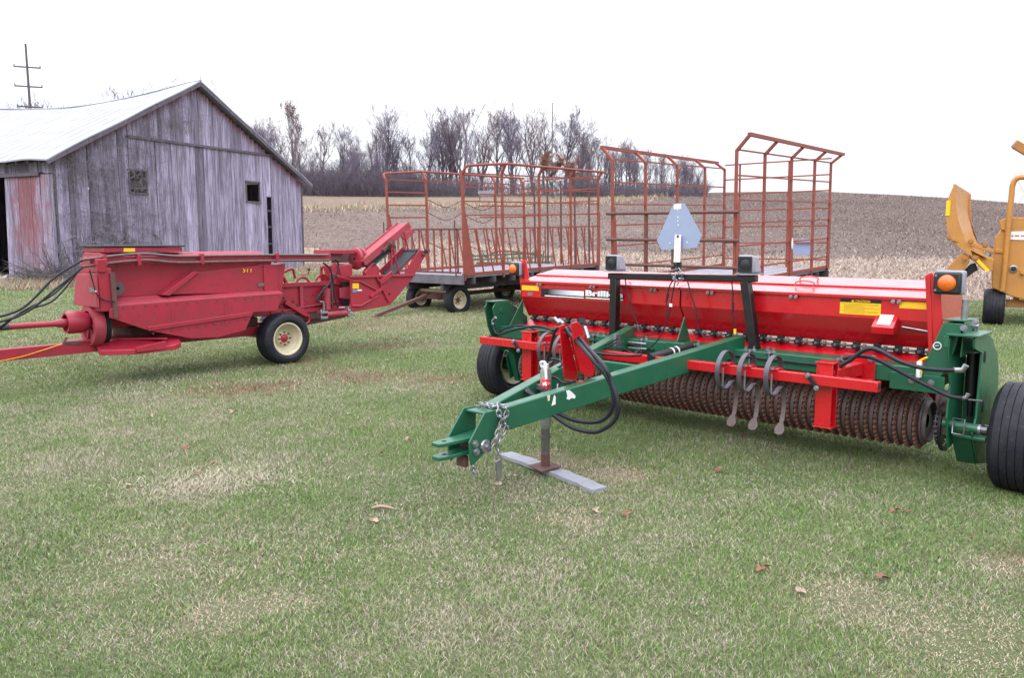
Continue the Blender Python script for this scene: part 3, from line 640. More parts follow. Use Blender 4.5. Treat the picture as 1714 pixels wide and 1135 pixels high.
    if kind == 1:
        for y in np.linspace(.2, W - .2, 9): m = MB(); m.beam((x, y, Z), (x, y, Z + 1.02), .022, .03, (1, 0, 0)); m.build('feeder_bar', M['rustred'], rk)
    m = MB()                                                    # low front gate 
    if kind == 1:
        m.beam((-.05, .03, Z + 1.02), (-.05, W - .03, Z + 1.04), .03, .04); m.beam((-.05, .03, Z + .07), (-.05, W - .03, Z + .07), .03, .04)
        g = m.build('front_gate', M['rustpipe'], t)
        for y in np.linspace(.12, W - .2, 10): m = MB(); m.beam((-.05, y, Z + .07), (-.05, y, Z + 1.03), .035, .03, (1, 0, 0)); m.build('gate_bar', M['rustred'], g)
        for y in (.14, W): m = MB(); m.cyl((-.10, y, Z + .0), (-.10, y, Z + 1.22), .018, 6); m.build('gate_pin', M['rustpipe'], g)
    else:
        for z in (.30, .76, 1.24): m.cyl((-.06, -.1, Z + z), (-.06, W + .08, Z + z + .03), .028, 8)
        g = m.build('front_gate', M['rustpipe'], t)
        for y in (W * .47, W - .75): m = MB(); m.cyl((-.02, y, Z), (-.02, y, Z + 1.25), .03, 8); m.build('gate_post', M['rustpipe'], g)
        m = MB(); m.prism([(xs[2] - .0 + .045 * math.cos(a), -.056, Z + .62 + .11 * math.sin(a)) for a in np.linspace(0, 2 * math.pi, 18)[:-1]], (0, -.004, 0)); m.build('reflector', M['whitepaint'], t)
        m = MB(); q = [(-.20, 0), (.20, 0), (.26, .14), (.10, .36), (-.10, .36), (-.26, .14)]; m.prism([(L + .02, .55 + a, Z + .28 + b) for a, b in q], (.006, 0, 0)); m.build('triangle_sign', M['galv'], t)
    return t
W1 = Fr((-1.04, 17.2, 0), 47, 1.6); W2 = Fr((3.8, 13.4, 0), 51, 2.0)
wagon(W1, 4.95, 2.62, 'left rusty red hay wagon with slanted feeder bars and cream wheels, behind the baler', 1)
wagon(W2, 5.05, 2.42, 'right hay wagon with outward-flared rusty rack, standing behind the triangular sign', 2)

# old green implement lying in the stubble behind the left wagon
g0 = ray(855, 440); D = 30; m = MB(); random.seed(21); t = thing('old_harrow', Fr((g0.x / g0.y * D, D, T(g0.x / g0.y * D, D)), 8), 'old faded green harrow sections lying in the stubble behind the left wagon', 'harrow')
for k in range(4): z = .12 + .14 * k; m.beam((-1.7 + random.uniform(0, .5), random.uniform(-.4, .4), z), (1.7 + random.uniform(-.6, .3), random.uniform(-.4, .4), z + random.uniform(0, .15)), .06, .07)
m.build('frame_bar', M['oldgreen'], t)
m = MB()
for k in range(22): x = -1.6 + k * .15; m.beam((x, random.uniform(-.5, .5), .02), (x + random.uniform(-.1, .25), random.uniform(-.5, .5), .65 + random.uniform(-.1, .15)), .035, .035, (1, 0, 0))
m.build('tooth', M['oldgreen'], t)
m = MB(); m.tube(curve([(-1.0, .1, .5), (-.4, .2, .72), (.5, .0, .66), (1.3, .1, .5)], 5), .035, 6); m.build('brace', M['rustpipe'], t)
m = MB()
for k, (px, py, hh) in enumerate([(812, 337, .9)]): pass
sg = ray(815, 322); D = 100; x = sg.x / sg.y * D; t = thing('field_sign', (x, D, T(x, D)), 'small grey sign on two posts in the field below the wood', 'sign')
m = MB(); m.box(-1.0, 1.0, -.03, .03, .9, 1.5); m.build('panel', M['deckwood'], t); 
for s in (-.9, .9): m = MB(); m.box(s - .05, s + .05, .035, .12, 0, 1.45); m.build('post', M['darkwood'], t)

# ------------------------------------------------------------ baler
B = Fr((-4.5, 8.9, 0), 48.6)
t = thing('hay_baler', B, 'faded red square hay baler with bale thrower, parked before the grey barn', 'baler'); OR = M['oldred']; O2 = M['oldred2']
Y0 = 0.0; Y1 = 1.15
def pg(pts, **k): return B.pg(pts, **k)
m = MB(); lp = pg([(197, 512), (475, 491), (464, 520), (424, 523), (411, 553), (366, 565), (320, 567), (247, 553), (184, 532), (184, 518)], y=0); m.prism(lp, (0, .03, 0)); m.build('lower_side_panel', OR, t, .005)
a, b = B.on(196, 511, y=0), B.on(474, 490.5, y=0)
m = MB(); m.prism([a, b, b + Vector((0, .26, .07)), a + Vector((0, .26, .07))], (0, 0, -.02)); m.build('side_shelf', O2, t, .003)
m = MB(); c1, c2 = B.on(248, 552, y=-.0), B.on(418, 527, y=-.0); m.beam(c1 + Vector((0, -.008, .01)), c2 + Vector((0, -.008, .01)), .022, .05); m.build('side_rib', OR, t, .004)
up = [(a + Vector((-.02, .26, .07))), (b + Vector((0, .26, .07)))]
tz = 1.42; m = MB(); m.prism([up[0], up[1], Vector((up[1].x, .26, tz)), Vector((up[0].x, .26, tz))], (0, .03, 0)); m.build('upper_side_panel', OR, t, .004)
q = pg([(284, 493), (334, 456), (478, 441), (472, 489)], y=.14); m = MB(); m.prism(q, (0, .118, 0)); m.build('raised_panel', OR, t, .006)
q = pg([(272, 494), (284, 495), (334, 455), (324, 454)], y=.10); m = MB(); m.prism(q, (0, .158, 0)); m.build('diagonal_brace', OR, t, .004)
q = pg([(163, 447), (186, 449), (190, 521), (168, 522)], y=.02); m = MB(); m.prism(q, (0, .30, 0)); m.build('corner_post', OR, t, .008)
fx = q[0].x - .012; q = B.pg([(131, 458), (163, 458), (167, 515), (128, 510)], x=fx); m = MB(); m.prism(q, (-.03, 0, 0)); m.build('front_panel', O2, t, .006)
q = B.pg([(139, 430), (162, 434), (163, 456), (134, 456)], x=fx); m = MB(); m.prism(q, (.10, 0, 0)); m.build('front_cover', OR, t, .006)
m = MB(); A_, B_ = Vector(a), Vector(b)
for k in range(17): q = A_.lerp(B_, (k + .5) / 17) + Vector((0, .0, -.035)); m.bolt(q, (0, -1, 0), .008, .008)
for k in range(12): q = c1.lerp(c2, (k + .5) / 12) + Vector((0, .0, -.055)); m.bolt(q, (0, -1, 0), .008, .008)
for k in range(9): m.bolt((.12 + k * .23, .262, 1.39), (0, -1, 0), .008, .008)
m.build('bolt', M['rustpipe'], t)
for k, (u0, z0, z1) in enumerate(((.62, .60, .93), (1.30, .60, .95), (1.02, 1.02, 1.40))):
    m = MB(); yv = -.004 if k < 2 else .254; m.box(u0, u0 + .035, yv, yv + .006, z0, z1); m.build('panel_lap', OR, t, .001)
m = MB(); m.box(1.86, 1.96, .126, .1395, 1.08, 1.12); m.build('serial_plate', M['dullsteel'], t)
m = MB(); m.box(.0, 2.12, .28, 1.02, .66, 1.415); m.build('body_shell', OR, t, .01)
m = MB(); m.prism([(.0, .262, 1.42), (.0, 1.04, 1.42), (.0, .86, 1.535), (.0, .40, 1.535)], (2.1, 0, 0)); m.build('top_cover', O2, t, .008)
m = MB(); m.box(.02, .95, .32, .95, 1.545, 1.60); m.build('hood', OR, t, .006)
m = MB(); m.box(-.02, .98, .30, .97, 1.603, 1.625); m.build('hood_sheet', M['canvas'], t, .008)
q = B.on(212, 438, y=.25); m = MB(); m.box(q.x, q.x + .13, .31, .318, 1.548, 1.59); m.build('warning_decal', M['yellow'], t)
m = MB(); m.beam((-.22, .16, 1.455), (3.02, .16, 1.455), .10, .085); m.build('top_beam', OR, t, .004)
for y, z, r in ((.075, 1.49, .016), (.06, 1.415, .016)):
    m = MB(); m.tube(curve([(-.34, y, z - .03), (-.1, y, z), (.35, y, z + .035), (.75, y, z - .0), (1.2, y, z), (2.1, y, z), (2.95, y, z - .01)], 5), r, 8); m.build('hydraulic_pipe', M['wornsteel'], t)
m = MB()
for x in (-.1, .28, 1.05, 2.1): m.box(x, x + .04, .04, .11, 1.39, 1.52)
m.build('pipe_clamp', OR, t, .003)
text_part('311', 'model_number', M['yellow'], t, B.on(405.5, 456, y=.132), (1, 0, .02), (.2, 0, 1), .125, .045, .004, .02)
m = MB(); c = B.on(197, 483, y=.14)
for k in range(4): m.lathe(c + Vector((0, .02 * k, 0)), (0, 1, 0), [(.02, 0), (.075 - .01 * (k % 2), 0), (.075 - .01 * (k % 2), .018), (.02, .018)], 16, True)
m.build('drive_pulley', M['springsteel'], t)
m = MB(); e1, e2 = B.on(188, 456, y=.0), B.on(194, 533, y=.0); m.beam(e1, e2, .03, .05); m.build('latch_bar', M['rustpipe'], t, .003)
m = MB(); m.tube(curve(B.pg([(150, 452), (155, 470), (162, 492), (175, 503), (192, 505)], y=-.02), 6), .007, 6); m.build('cable', M['hose'], t)
m = MB(); m.prism(B.pg([(150, 480), (160, 484), (162, 489), (152, 489)], x=fx - .035), (-.01, 0, 0)); m.build('latch', M['steel'], t)
# flywheel, shaft and tongue at the front
fc = Vector((-.15, .33, .705)); m = MB(); m.lathe(fc, (1, 0, 0), [(.05, -.03), (.17, -.02), (.17, -.06), (.235, -.06), (.245, 0), (.235, .06), (.19, .06), (.17, .02), (.05, .03)], 48)
for k in range(6): a = k * math.pi / 3; m.beam(fc + Vector((-.03, .05 * math.cos(a), .05 * math.sin(a))), fc + Vector((-.03, .18 * math.cos(a), .18 * math.sin(a))), .035, .03, (1, 0, 0))
m.build('flywheel', O2, t)
m = MB(); m.lathe(fc + Vector((.10, 0, 0)), (1, 0, 0), [(.10, -.02), (.222, -.025), (.222, -.005), (.21, .0), (.222, .005), (.222, .025), (.10, .02)], 40); m.build('flywheel_belt', M['rubber'], t)
bl = fc + Vector((-.20, -.02, .05)); m = MB(); m.lathe(bl, (1, 0, 0), [(.095, -.10), (.118, -.10), (.128, -.06), (.126, .06), (.10, .13), (.05, .14), (.05, .12), (.09, .11), (.112, .05), (.112, -.06), (.103, -.092), (.095, -.10)], 32); m.build('shaft_shield', OR, t)
m = MB(); m.cyl(bl + Vector((.1, 0, 0)), bl + Vector((-.32, .0, -.005)), .022, 10); m.tube([bl + Vector((-.06, 0, 0)), bl + Vector((-.16, 0, 0)), bl + Vector((-.22, 0, 0)), bl + Vector((-.6, 0, -.0)), bl + Vector((-2.6, 0, .0))], [.05, .05, .033, .033, .033], 14); m.build('drive_shaft', OR, t)
m = MB(); m.tube([bl + Vector((-.66, 0, 0)), bl + Vector((-1.2, 0, 0))], .0345, 14); m.build('shaft_sleeve', M['canvas'], t)
m = MB(); m.beam((-.10, .36, .46), (-3.0, .22, .46), .11, .125); m.build('tongue', OR, t, .006)
m = MB(); m.prism([(-.45, .30, .52), (.1, .26, .52), (.55, -.02, .50), (.55, .9, .50), (.1, .9, .52), (-.45, .42, .52)], (0, 0, .02)); m.prism([(-.15, .20, .42), (.15, -.02, .42), (.62, -.05, .43), (.72, .0, .45), (.72, .06, .52), (-.15, .30, .52)], (0, 0, -.06)); m.build('hitch_frame', OR, t, .006)
q = B.pg([(228, 582), (278, 571), (278, 584), (230, 590)], y=-.05); m = MB(); m.prism(q, (0, .05, 0)); m.build('frame_bracket', OR, t, .004)
m = MB(); m.box(.2, 2.6, .35, .47, .40, .52); m.box(.3, 2.8, .85, .97, .40, .52); m.box(2.14, 2.26, .2, 1.1, .32, .42); m.build('main_frame', OR, t, .006)
m = MB(); m.beam(B.on(104, 578, y=.3), B.on(112, 565, y=.3), .03, .02); m.beam(B.on(107, 575, y=.3), B.on(135, 574, y=.3), .035, .04); m.build('hitch_lever', M['rustpipe'], t, .003)
m = MB(); m.tube(curve([(-.52, .24, .53), (-.75, .25, .47), (-1.0, .24, .42), (-1.4, .22, .39)], 5), .004, 5); m.build('trip_rope', M['yellow'], t)
m = MB()
for k, (z0, z1, y) in enumerate(((1.46, .86, .06), (1.385, .80, .05), (1.385, .67, .10), (1.36, .62, .14))):
    m2 = MB(); m2.tube(curve([(-.32, y, z0), (-.62, y - .03, z0 - .18 - .05 * k), (-.95, y - .02 * k, z0 - .50 + .02 * k), (-1.35, y, z1 + .0), (-1.9, y + .02, z1 - .10), (-2.5, y + .05, z1 - .05)], 7), .0135 if k < 2 else .010, 8); m2.build('hydraulic_hose', M['hose'], t)
# chamber behind the wheel
m = MB(); m.box(2.10, 3.36, .30, .82, .67, 1.075); m.build('bale_chamber', OR, t, .008)
m = MB(); m.box(2.2, 3.3, .26, .302, 1.04, 1.10); m.box(2.12, 3.35, .27, .30, .66, .73); m.build('chamber_rail', OR, t, .004)
m = MB()
for x in (2.35, 2.5, 2.9): m.bolt((x, .30, .86 + .04 * math.sin(x * 9)), (0, -1, 0), .014, .02)
m.build('bolt', M['rustpipe'], t)
c = B.on(448, 459, y=.2); m = MB(); m.lathe(c, (0, -1, 0), [(.01, .02), (.05, .03), (.085, .01), (.09, -.04), (.02, -.04)], 24); m.build('knotter_hub', OR, t)
m = MB(); m.tube(curve(B.pg([(455, 463), (470, 458), (488, 450), (492, 458), (494, 466)], y=.35), 5), .018, 8); m.tube(curve(B.pg([(494, 476), (500, 467), (508, 464), (516, 470), (520, 476)], y=.32), 5), .018, 8); m.tube(curve(B.pg([(466, 478), (473, 464), (480, 476)], y=.32), 5), .026, 8)
m.tube(curve(B.pg([(528, 470), (534, 462), (543, 461), (546, 468)], y=.5), 5), .020, 8); m.cyl(B.on(537, 466, y=.5), B.on(538, 446, y=.5), .022, 8); m.tube(B.pg([(505, 460), (516, 459), (517, 452)], y=.4), .011, 6); m.build('knotter_linkage', OR, t)
m = MB(); m.ball(B.on(517, 451, y=.4), .022, 10); m.ball(B.on(538, 450, y=.45), .02, 10); m.build('crank_knob', M['blackplastic'], t)
c = (2.22, .14, .352); wheel(t, c, (0, -1, 0), .352, .28, .215, 'cream', 'oldred', -.045, 6, bolts=8); wheel(t, (2.86, 1.2, .345), (0, 1, 0), .345, .24, .21, 'cream', 'oldred', -.045, 6)
m = MB(); m.beam(B.on(477, 506, y=.25), B.on(516, 530, y=.25), .06, .06); m.tube(curve(B.pg([(516, 528), (518, 536), (512, 543)], y=.2), 4), .014, 6); m.build('axle_strut', OR, t, .006)
random.seed(14)
for nm, mt, cnt in (('hex_bolt', 'rustpipe', 16), ('grease_fitting', 'dullsteel', 8)):
    for k in range(cnt): m = MB(); m.bolt((random.uniform(2.15, 3.3), .298, random.uniform(.70, 1.04)), (0, -1, 0), random.uniform(.007, .013), .014); m.build(nm, M[mt], t)
m = MB(); m.beam((2.3, .27, .72), (3.25, .27, .80), .02, .035, (0, -1, 0)); m.beam((2.62, .275, .70), (2.62, .275, 1.05), .02, .05, (1, 0, 0)); m.build('chamber_strap', O2, t, .002)
m = MB(); m.beam((3.0, .24, .66), (3.0, .24, 1.02), .04, .06, (1, 0, 0)); m.beam((3.12, .26, .72), (3.12, .26, 1.18), .03, .03, (1, 0, 0)); m.build('tension_rail', M['rustpipe'], t, .003)
m = MB(); m.prism(B.pg([(569, 482), (583, 482), (583, 499), (569, 499)], y=.2), (0, .02, 0)); m.build('access_plate', O2, t, .003)
m = MB(); m.prism(B.pg([(570, 501), (585, 500), (585, 512), (576, 512)], y=.22), (0, .02, 0)); m.prism(B.pg([(571, 472), (585, 472), (585, 480), (573, 480)], y=.22), (0, .02, 0)); m.build('dark_opening', M['dark'], t)
m = MB(); m.box(.3, 2.0, .40, .95, .52, .64); m.build('belly_frame', M['rustpipe'], t, .01)
m = MB(); m.box(2.55, 3.4, .28, .70, .56, .655); m.beam((2.5, .4, .50), (3.35, .3, .60), .10, .10); m.build('under_frame', M['rustpipe'], t, .006)
cy1, cy2 = B.on(541, 527, y=.12), B.on(586, 523, y=.12); m = MB(); m.cyl(cy1 + Vector((.05, 0, 0)), cy2 - Vector((.06, 0, 0)), .042, 14); cyl = m.build('hydraulic_cylinder', O2, t)
m = MB()
for c in (cy1, cy2): m.box(c.x - .07, c.x + .05, c.y - .05, c.y + .05, c.z - .055, c.z - .02); m.box(c.x - .07, c.x + .05, c.y - .05, c.y + .05, c.z + .02, c.z + .055); m.cyl(c + Vector((-.03, 0, -.07)), c + Vector((-.03, 0, .08)), .014, 8)
m.build('clevis', M['steel'], cyl, .003)
cy = B.on(548, 503, y=.15); m = MB(); m.cyl(B.on(548, 518, y=.15), B.on(548, 483, y=.15), .045, 14); m.build('spring_can', O2, t)
m = MB(); m.tube(curve(B.pg([(560, 433), (566, 440), (564, 455), (556, 470), (540, 487), (530, 502), (535, 505)], y=.1), 6), .013, 8); m.build('hydraulic_hose', M['hose'], t)
m = MB(); m.tube(curve(B.pg([(541, 440), (552, 450), (557, 470), (560, 495), (565, 512), (572, 516)], y=.08), 6), .013, 8); m.build('hydraulic_hose', M['hose'], t)
m = MB(); m.tube(B.pg([(535, 505), (541, 505), (542, 520)], y=.1), .014, 8); m.tube(B.pg([(566, 515), (576, 515)], y=.08), .016, 8); m.build('hose_fitting', M['steel'], t)
# thrower
side = [(587, 464), (693, 461), (691, 466), (653, 511), (622, 517), (592, 522), (588, 519)]
for y in (.06, .80): m = MB(); m.prism(B.pg(side, y=.06) if y < .5 else [p + Vector((0, .74, 0)) for p in B.pg(side, y=.06)], (0, .02, 0)); sp = m.build('thrower_side', OR, t, .003)
sb = [p + Vector((0, .05, .012)) for p in B.pg(side[4:7], y=.06)]; fl = MB(); fl.prism([sb[0], sb[1], sb[1] + Vector((0, .68, 0)), sb[0] + Vector((0, .68, 0))], (0, 0, .015)); fl.build('thrower_floor', O2, t)
m = MB()
for pts in ([(590, 471), (602, 471), (631, 486)], [(590, 512), (604, 512), (633, 495)]): m.tube(B.pg(pts, y=.05), .016, 8)
m.beam(B.on(620, 497, y=.045), B.on(645, 479, y=.045), .03, .05); m.build('side_brace', OR, t, .004)
m = MB(); m.beam(B.on(631, 463, y=.04), B.on(652, 506, y=.04), .012, .035); m.beam(B.on(636, 473, y=.02), B.on(657, 457, y=.02), .02, .075); m.build('hinge_bar', OR, t, .003)
m = MB(); m.beam(B.on(586, 463.5, y=.05), B.on(694, 460.5, y=.05), .05, .03); m.build('side_flange', OR, t, .004)
q = B.pg([(590, 474), (600.5, 474), (600.5, 483), (590, 483)], y=.056); m = MB(); m.prism(q, (0, -.003, 0)); m.build('yellow_decal', M['yellow'], t)
q = B.pg([(590, 484.5), (597, 484.5), (597, 489.5), (590, 489.5)], y=.056); m = MB(); m.prism(q, (0, -.003, 0)); m.build('blue_decal', paint('blue_film', (.10, .18, .38), .5, (.3, .3, .35), .8, 60, bs=0), t)
q = B.pg([(598, 484.5), (605.5, 484.5), (605.5, 487), (598, 487)], y=.056); m = MB(); m.prism(q, (0, -.003, 0)); m.build('white_decal', M['whitepaint'], t)
m = MB(); m.ball(B.on(652, 492, y=.055), .018, 8, (1, .3, 1)); m.build('hole', M['dark'], t)
m = MB(); q = B.pg([(566, 445), (590, 442), (590, 464), (572, 464)], y=.22); m.prism(q, (0, .4, 0)); m.beam(B.on(560, 440, y=.24), B.on(560, 475, y=.24), .035, .05, (1, 0, 0)); m.beam(B.on(553, 458, y=.2), B.on(588, 470, y=.2), .03, .04); q = B.pg([(553, 418), (595, 418), (593, 425), (553, 425)], y=.25); m.prism(q, (0, .42, 0)); m.build('drive_housing', OR, t, .006)
q = B.pg([(556, 424), (574, 424), (573, 437), (556, 436)], y=.3); m = MB(); m.prism(q, (0, .2, 0)); m.build('drive_cover', M['rustpipe'], t, .004)
m = MB(); c = B.on(596, 433, y=.32); m.lathe(c, (1, 0, 0), [(.02, .03), (.15, .03), (.165, .02), (.165, -.02), (.15, -.03), (.02, -.03)], 32); m.build('belt_wheel', OR, t)
m = MB(); c = B.on(604, 430, y=.34); m.lathe(c, (1, 0, 0), [(.02, .02), (.13, .02), (.13, -.02), (.02, -.02)], 32); m.build('belt_wheel', O2, t)
q = B.pg([(556, 423), (621, 423), (620, 438), (556, 440)], y=.72); m = MB(); m.prism(q, (0, .03, 0)); m.build('rear_guard', M['rustpipe'], t, .003)
q = B.pg([(611, 456), (618, 446), (628, 439), (636, 450), (635, 462), (613, 463)], y=.12); m = MB(); m.prism(q, (0, .08, 0)); m.build('gearbox', OR, t, .01)
# upper belt bed
def bed(p0, p1, y0, y1, hgt, name, mat, sides=True):
    p0, p1 = B.on(*p0, y=y0), B.on(*p1, y=y0); d = (p1 - p0).normalized(); n = Vector((-d.z, 0, d.x)); w_ = Vector((0, y1 - y0, 0)); m = MB()
    m.prism([p0, p1, p1 + w_, p0 + w_], n * -.02); 
    if sides: m.prism([p0 - n * hgt, p1 - n * hgt, p1 + n * .02, p0 + n * .02], (0, -.015, 0)); m.prism([p0 + w_ - n * hgt, p1 + w_ - n * hgt, p1 + w_ + n * .02, p0 + w_ + n * .02], (0, .015, 0))
    return m.build(name, mat, t, .003), p0, p1, d, n, w_
bd, p0, p1, d, n, w_ = bed((607, 437), (684, 373), .12, .36, .085, 'upper_belt_bed', O2)
m = MB(); m.prism([p0 - n * .05, p1 - n * .05, p1 + w_ - n * .05, p0 + w_ - n * .05], n * -.03); m.prism([p0 - n * .18 + d * .1, p1 - n * .18 - d * .42, p1 + w_ - n * .18 - d * .42, p0 + w_ - n * .18 + d * .1], n * .03)
m.build('upper_belt', M['canvas'], bd)
q = B.pg([(672, 397), (692, 381), (695, 388), (680, 403)], y=.10); m = MB(); m.prism(q, (0, .03, 0)); m.build('deflector_plate', O2, bd, .004)
m = MB()
for (x1, y1), (x2, y2) in (((676, 388), (684, 420)), ((655, 398), (655, 460)), ((655, 408), (672, 470))): m.beam(B.on(x1, y1, y=.1), B.on(x2, y2, y=.1), .02, .02)
m.cyl(B.on(655, 418, y=.06), B.on(655, 398, y=.06), .012, 6); m.build('adjuster_rod', OR, t)
m = MB(); m.beam(B.on(641, 420, y=.09), B.on(658, 403, y=.09), .05, .04); m.bolt(B.on(654, 408, y=.05), (0, -1, 0), .035, .05); m.build('adjuster_block', M['rustpipe'], t, .003)
bd, p0, p1, d, n, w_ = bed((660, 462), (699, 421), .12, .40, .10, 'lower_belt_bed', OR, False)
m = MB(); m.prism([p0 + n * .004, p1 + n * .004, p1 + w_ + n * .004, p0 + w_ + n * .004], n * .02); m.cyl(p1, p1 + w_, .045, 12); m.build('lower_belt', M['canvas'], bd)
m = MB(); m.prism(B.pg([(676, 462), (702, 418), (716, 421), (693, 462)], y=.08), (0, .03, 0)); m.prism([p0 + w_ - n * .08, p1 + w_ - n * .08, p1 + w_ + n * .10, p0 + w_ + n * .10], (0, .02, 0)); m.build('belt_side', OR, bd, .003)
m = MB(); m.bolt(B.on(714, 419, y=.07), (0, -1, 0), .03, .05); m.bolt(B.on(709, 426, y=.07), (0, -1, 0), .02, .03); m.build('belt_roller', M['rustpipe'], bd)
m = MB(); m.box(1.95, 2.16, .12, .9, 1.0, 1.36); m.build('knotter_housing', OR, t, .006)
# ------------------------------------------------------------ seeder
S = Fr((.098, 8.0, 0), -43.1); HL = 3.82
t = thing('grass_seeder', S, 'long new red and green grass seeder with notched packer roller and black lamp frame', 'seeder'); RD, GN, BK = M['red'], M['green'], M['black']
def c1(x, y): return 790 + x / 5.16, 420 + y / 5.16
def c2(x, y): return 990 + x / 4.203, 330 + y / 4.203
def c3(x, y): return 1280 + x * .2532, 430 + y * .2532
def c5(x, y): return 710 + x / 3.547, 520 + y / 3.547
def c6(x, y): return 1000 + x / 3.061, 560 + y / 3.061
def c7(x, y): return 1340 + x / 4.583, 560 + y / 4.583
def c8(x, y): return 880 + x / 4.081, 520 + y / 4.081
def c9(x, y): return 720 + x / 5.675, 620 + y / 5.675
def on(p, **k): return S.on(*p, **k)
for x0, x1 in ((0, 1.845), (1.858, HL)):
    m = MB(); m.prism([(x0, 0, 1.268), (x0, 0, 1.108), (x0, .125, .905), (x0, .40, .905), (x0, .50, 1.11), (x0, .50, 1.33)], (x1 - x0, 0, 0)); m.build('hopper_box', RD, t, .005)
    m = MB(); m.prism([(x0 - .004, -.022, 1.272), (x0 - .004, -.022, 1.250), (x0 - .004, -.016, 1.250), (x0 - .004, -.016, 1.266), (x0 - .004, .222, 1.306), (x0 - .004, .222, 1.312)], (x1 - x0 + .006, 0, 0)); m.build('lid', RD, t, .002)
    m = MB(); m.prism([(x0 - .004, .228, 1.325), (x0 - .004, .228, 1.306), (x0 - .004, .52, 1.352), (x0 - .004, .52, 1.372)], (x1 - x0 + .006, 0, 0)); m.build('lid', RD, t, .002)
for px, py, yy in ((1015, 470, .14), (1364, 470, .34), (1342, 479, .17)):
    z = 1.285 + .17 * yy; x = S.on(px, py, z=z).x; m = MB(); m.tube(curve([(x - .07, yy, z), (x - .07, yy + .01, z + .028), (x, yy + .012, z + .04), (x + .07, yy + .01, z + .028), (x + .07, yy, z)], 5), .006, 6); m.build('lid_handle', RD, t)
m = MB()
for p in (c1(580, 285), c1(1040, 310), c1(1565, 335), c2(833, 668), c3(190, 255), c3(870, 275), c2(433, 650)):
    x = S.on(*p, y=-.02).x
    for dx in (-.02, .02): m.bolt((x + dx, -.021, 1.238), (0, -1, 0), .010, .012)
m.build('hinge_bolt', M['steel'], t)
def decal(name, mat, x0, x1, z0, z1, y=-.0, th=.0025):
    m = MB(); m.box(x0, x1, y - th, y, z0, z1); return m.build(name, mat, t)
q0, q1 = on(c1(432, 290), y=0), on(c1(578, 345), y=0); decal('reflective_tape', M['yellow'], q0.x, q1.x, q1.z, q1.z + .048)
q0, q1 = on(c3(893, 293), y=0), on(c3(1060, 350), y=0); decal('reflective_tape', M['yellow'], q0.x, HL - .02, q1.z + .003, q1.z + .05)
gm, gnt, gb, gv = newmat('fading_stripe_print'); gg = N(gnt, 'ShaderNodeTexCoord'); sp = N(gnt, 'ShaderNodeSeparateXYZ'); gnt.links.new(gg.outputs['Generated'], sp.inputs[0])
gnt.links.new(ramp(gnt, sp.outputs[0], [(.15, (.012, .012, .014)), (.62, (.55, .56, .66)), (1, (.82, .82, .86))]), gb.inputs['Base Color']); gb.inputs['Roughness'].default_value = .35
A0, A1 = on(c1(598, 322), y=0), on(c1(968, 330), y=0); zt, zb = A0.z - .004, on(c1(598, 385), y=0).z
decal('name_stripe', BK, A0.x, A1.x + .006, zb - .012, zt + .003, 0, .002); decal('name_stripe_print', gm, A0.x + .012, A1.x, zb + .018, zt - .003, -.002, .0015)
decal('name_stripe_line', M['whitepaint'], A0.x + .05, A1.x, zb - .004, zb + .006, -.002, .0015)
N0, N1 = on(c1(985, 335), y=0), on(c1(1306, 372), y=0); nb = on(c1(985, 388), y=0).z; nt_ = N0.z - .002
text_part('Brillion', 'brand_lettering_outline', BK, t, (N0.x - .007, -.003, nb - .009), (1, 0, 0), (0, 0, 1), N1.x - N0.x + .016, nt_ - nb + .018, .0022, .085)
text_part('Brillion', 'brand_lettering', M['whitepaint'], t, (N0.x, -.006, nb), (1, 0, 0), (0, 0, 1), N1.x - N0.x, nt_ - nb, .0022, .045)
decal('lettering_underline', BK, N0.x - .005, N1.x + .006, nb - .030, nb - .008, 0, .002); decal('lettering_underline', M['whitepaint'], N0.x, N1.x + .001, nb - .024, nb - .013, -.002, .0015)
C0, C1 = on(c3(500, 297), y=0), on(c3(765, 392), y=0); zt = on(c3(500, 275), y=0).z
decal('caution_sign', M['yellow'], C0.x, C1.x, C1.z + .002, C0.z, 0, .003); decal('caution_header', BK, C0.x, C1.x, C0.z, zt, 0, .003)
wd = C1.x - C0.x; text_part('CAUTION', 'caution_lettering', M['yellow'], t, (C0.x + wd * .38, -.0045, C0.z + .004), (1, 0, 0), (0, 0, 1), wd * .36, zt - C0.z - .008, .001, .02)
m = MB(); a = C0.x + wd * .27; m.prism([(a, -.003, C0.z + .004), (a + .026, -.003, C0.z + .004), (a + .013, -.003, zt - .003)], (0, -.0015, 0)); m.build('caution_triangle', M['yellow'], t)
m = MB(); random.seed(4)
for k in range(9):
    z = C0.z - .008 - k * (C0.z - C1.z - .012) / 9; x = C0.x + .008 + (.02 if k % 3 else 0)
    while x < C0.x + wd * (.95 if k % 3 != 2 else .6): L = random.uniform(.006, .016); m.box(x, min(x + L, C1.x - .006), -.004, -.0032, z - .0022, z); x += L + .003
m.build('caution_small_print', BK, t)
q = on(c1(504, 371), y=0); m = MB(); m.prism([(q.x + .036 * math.cos(a), 0, q.z + .017 * math.sin(a)) for a in np.linspace(0, 2 * math.pi, 21)[:-1]], (0, -.003, 0)); bd = m.build('oval_badge', M['steel'], t)
m = MB(); m.prism([(q.x + .028 * math.cos(a), -.003, q.z + .011 * math.sin(a)) for a in np.linspace(0, 2 * math.pi, 21)[:-1]], (0, -.0015, 0)); m.build('badge_face', paint('badge_dark', (.05, .10, .09), .4, (.4, .42, .4), .8, 90, bs=0), bd)
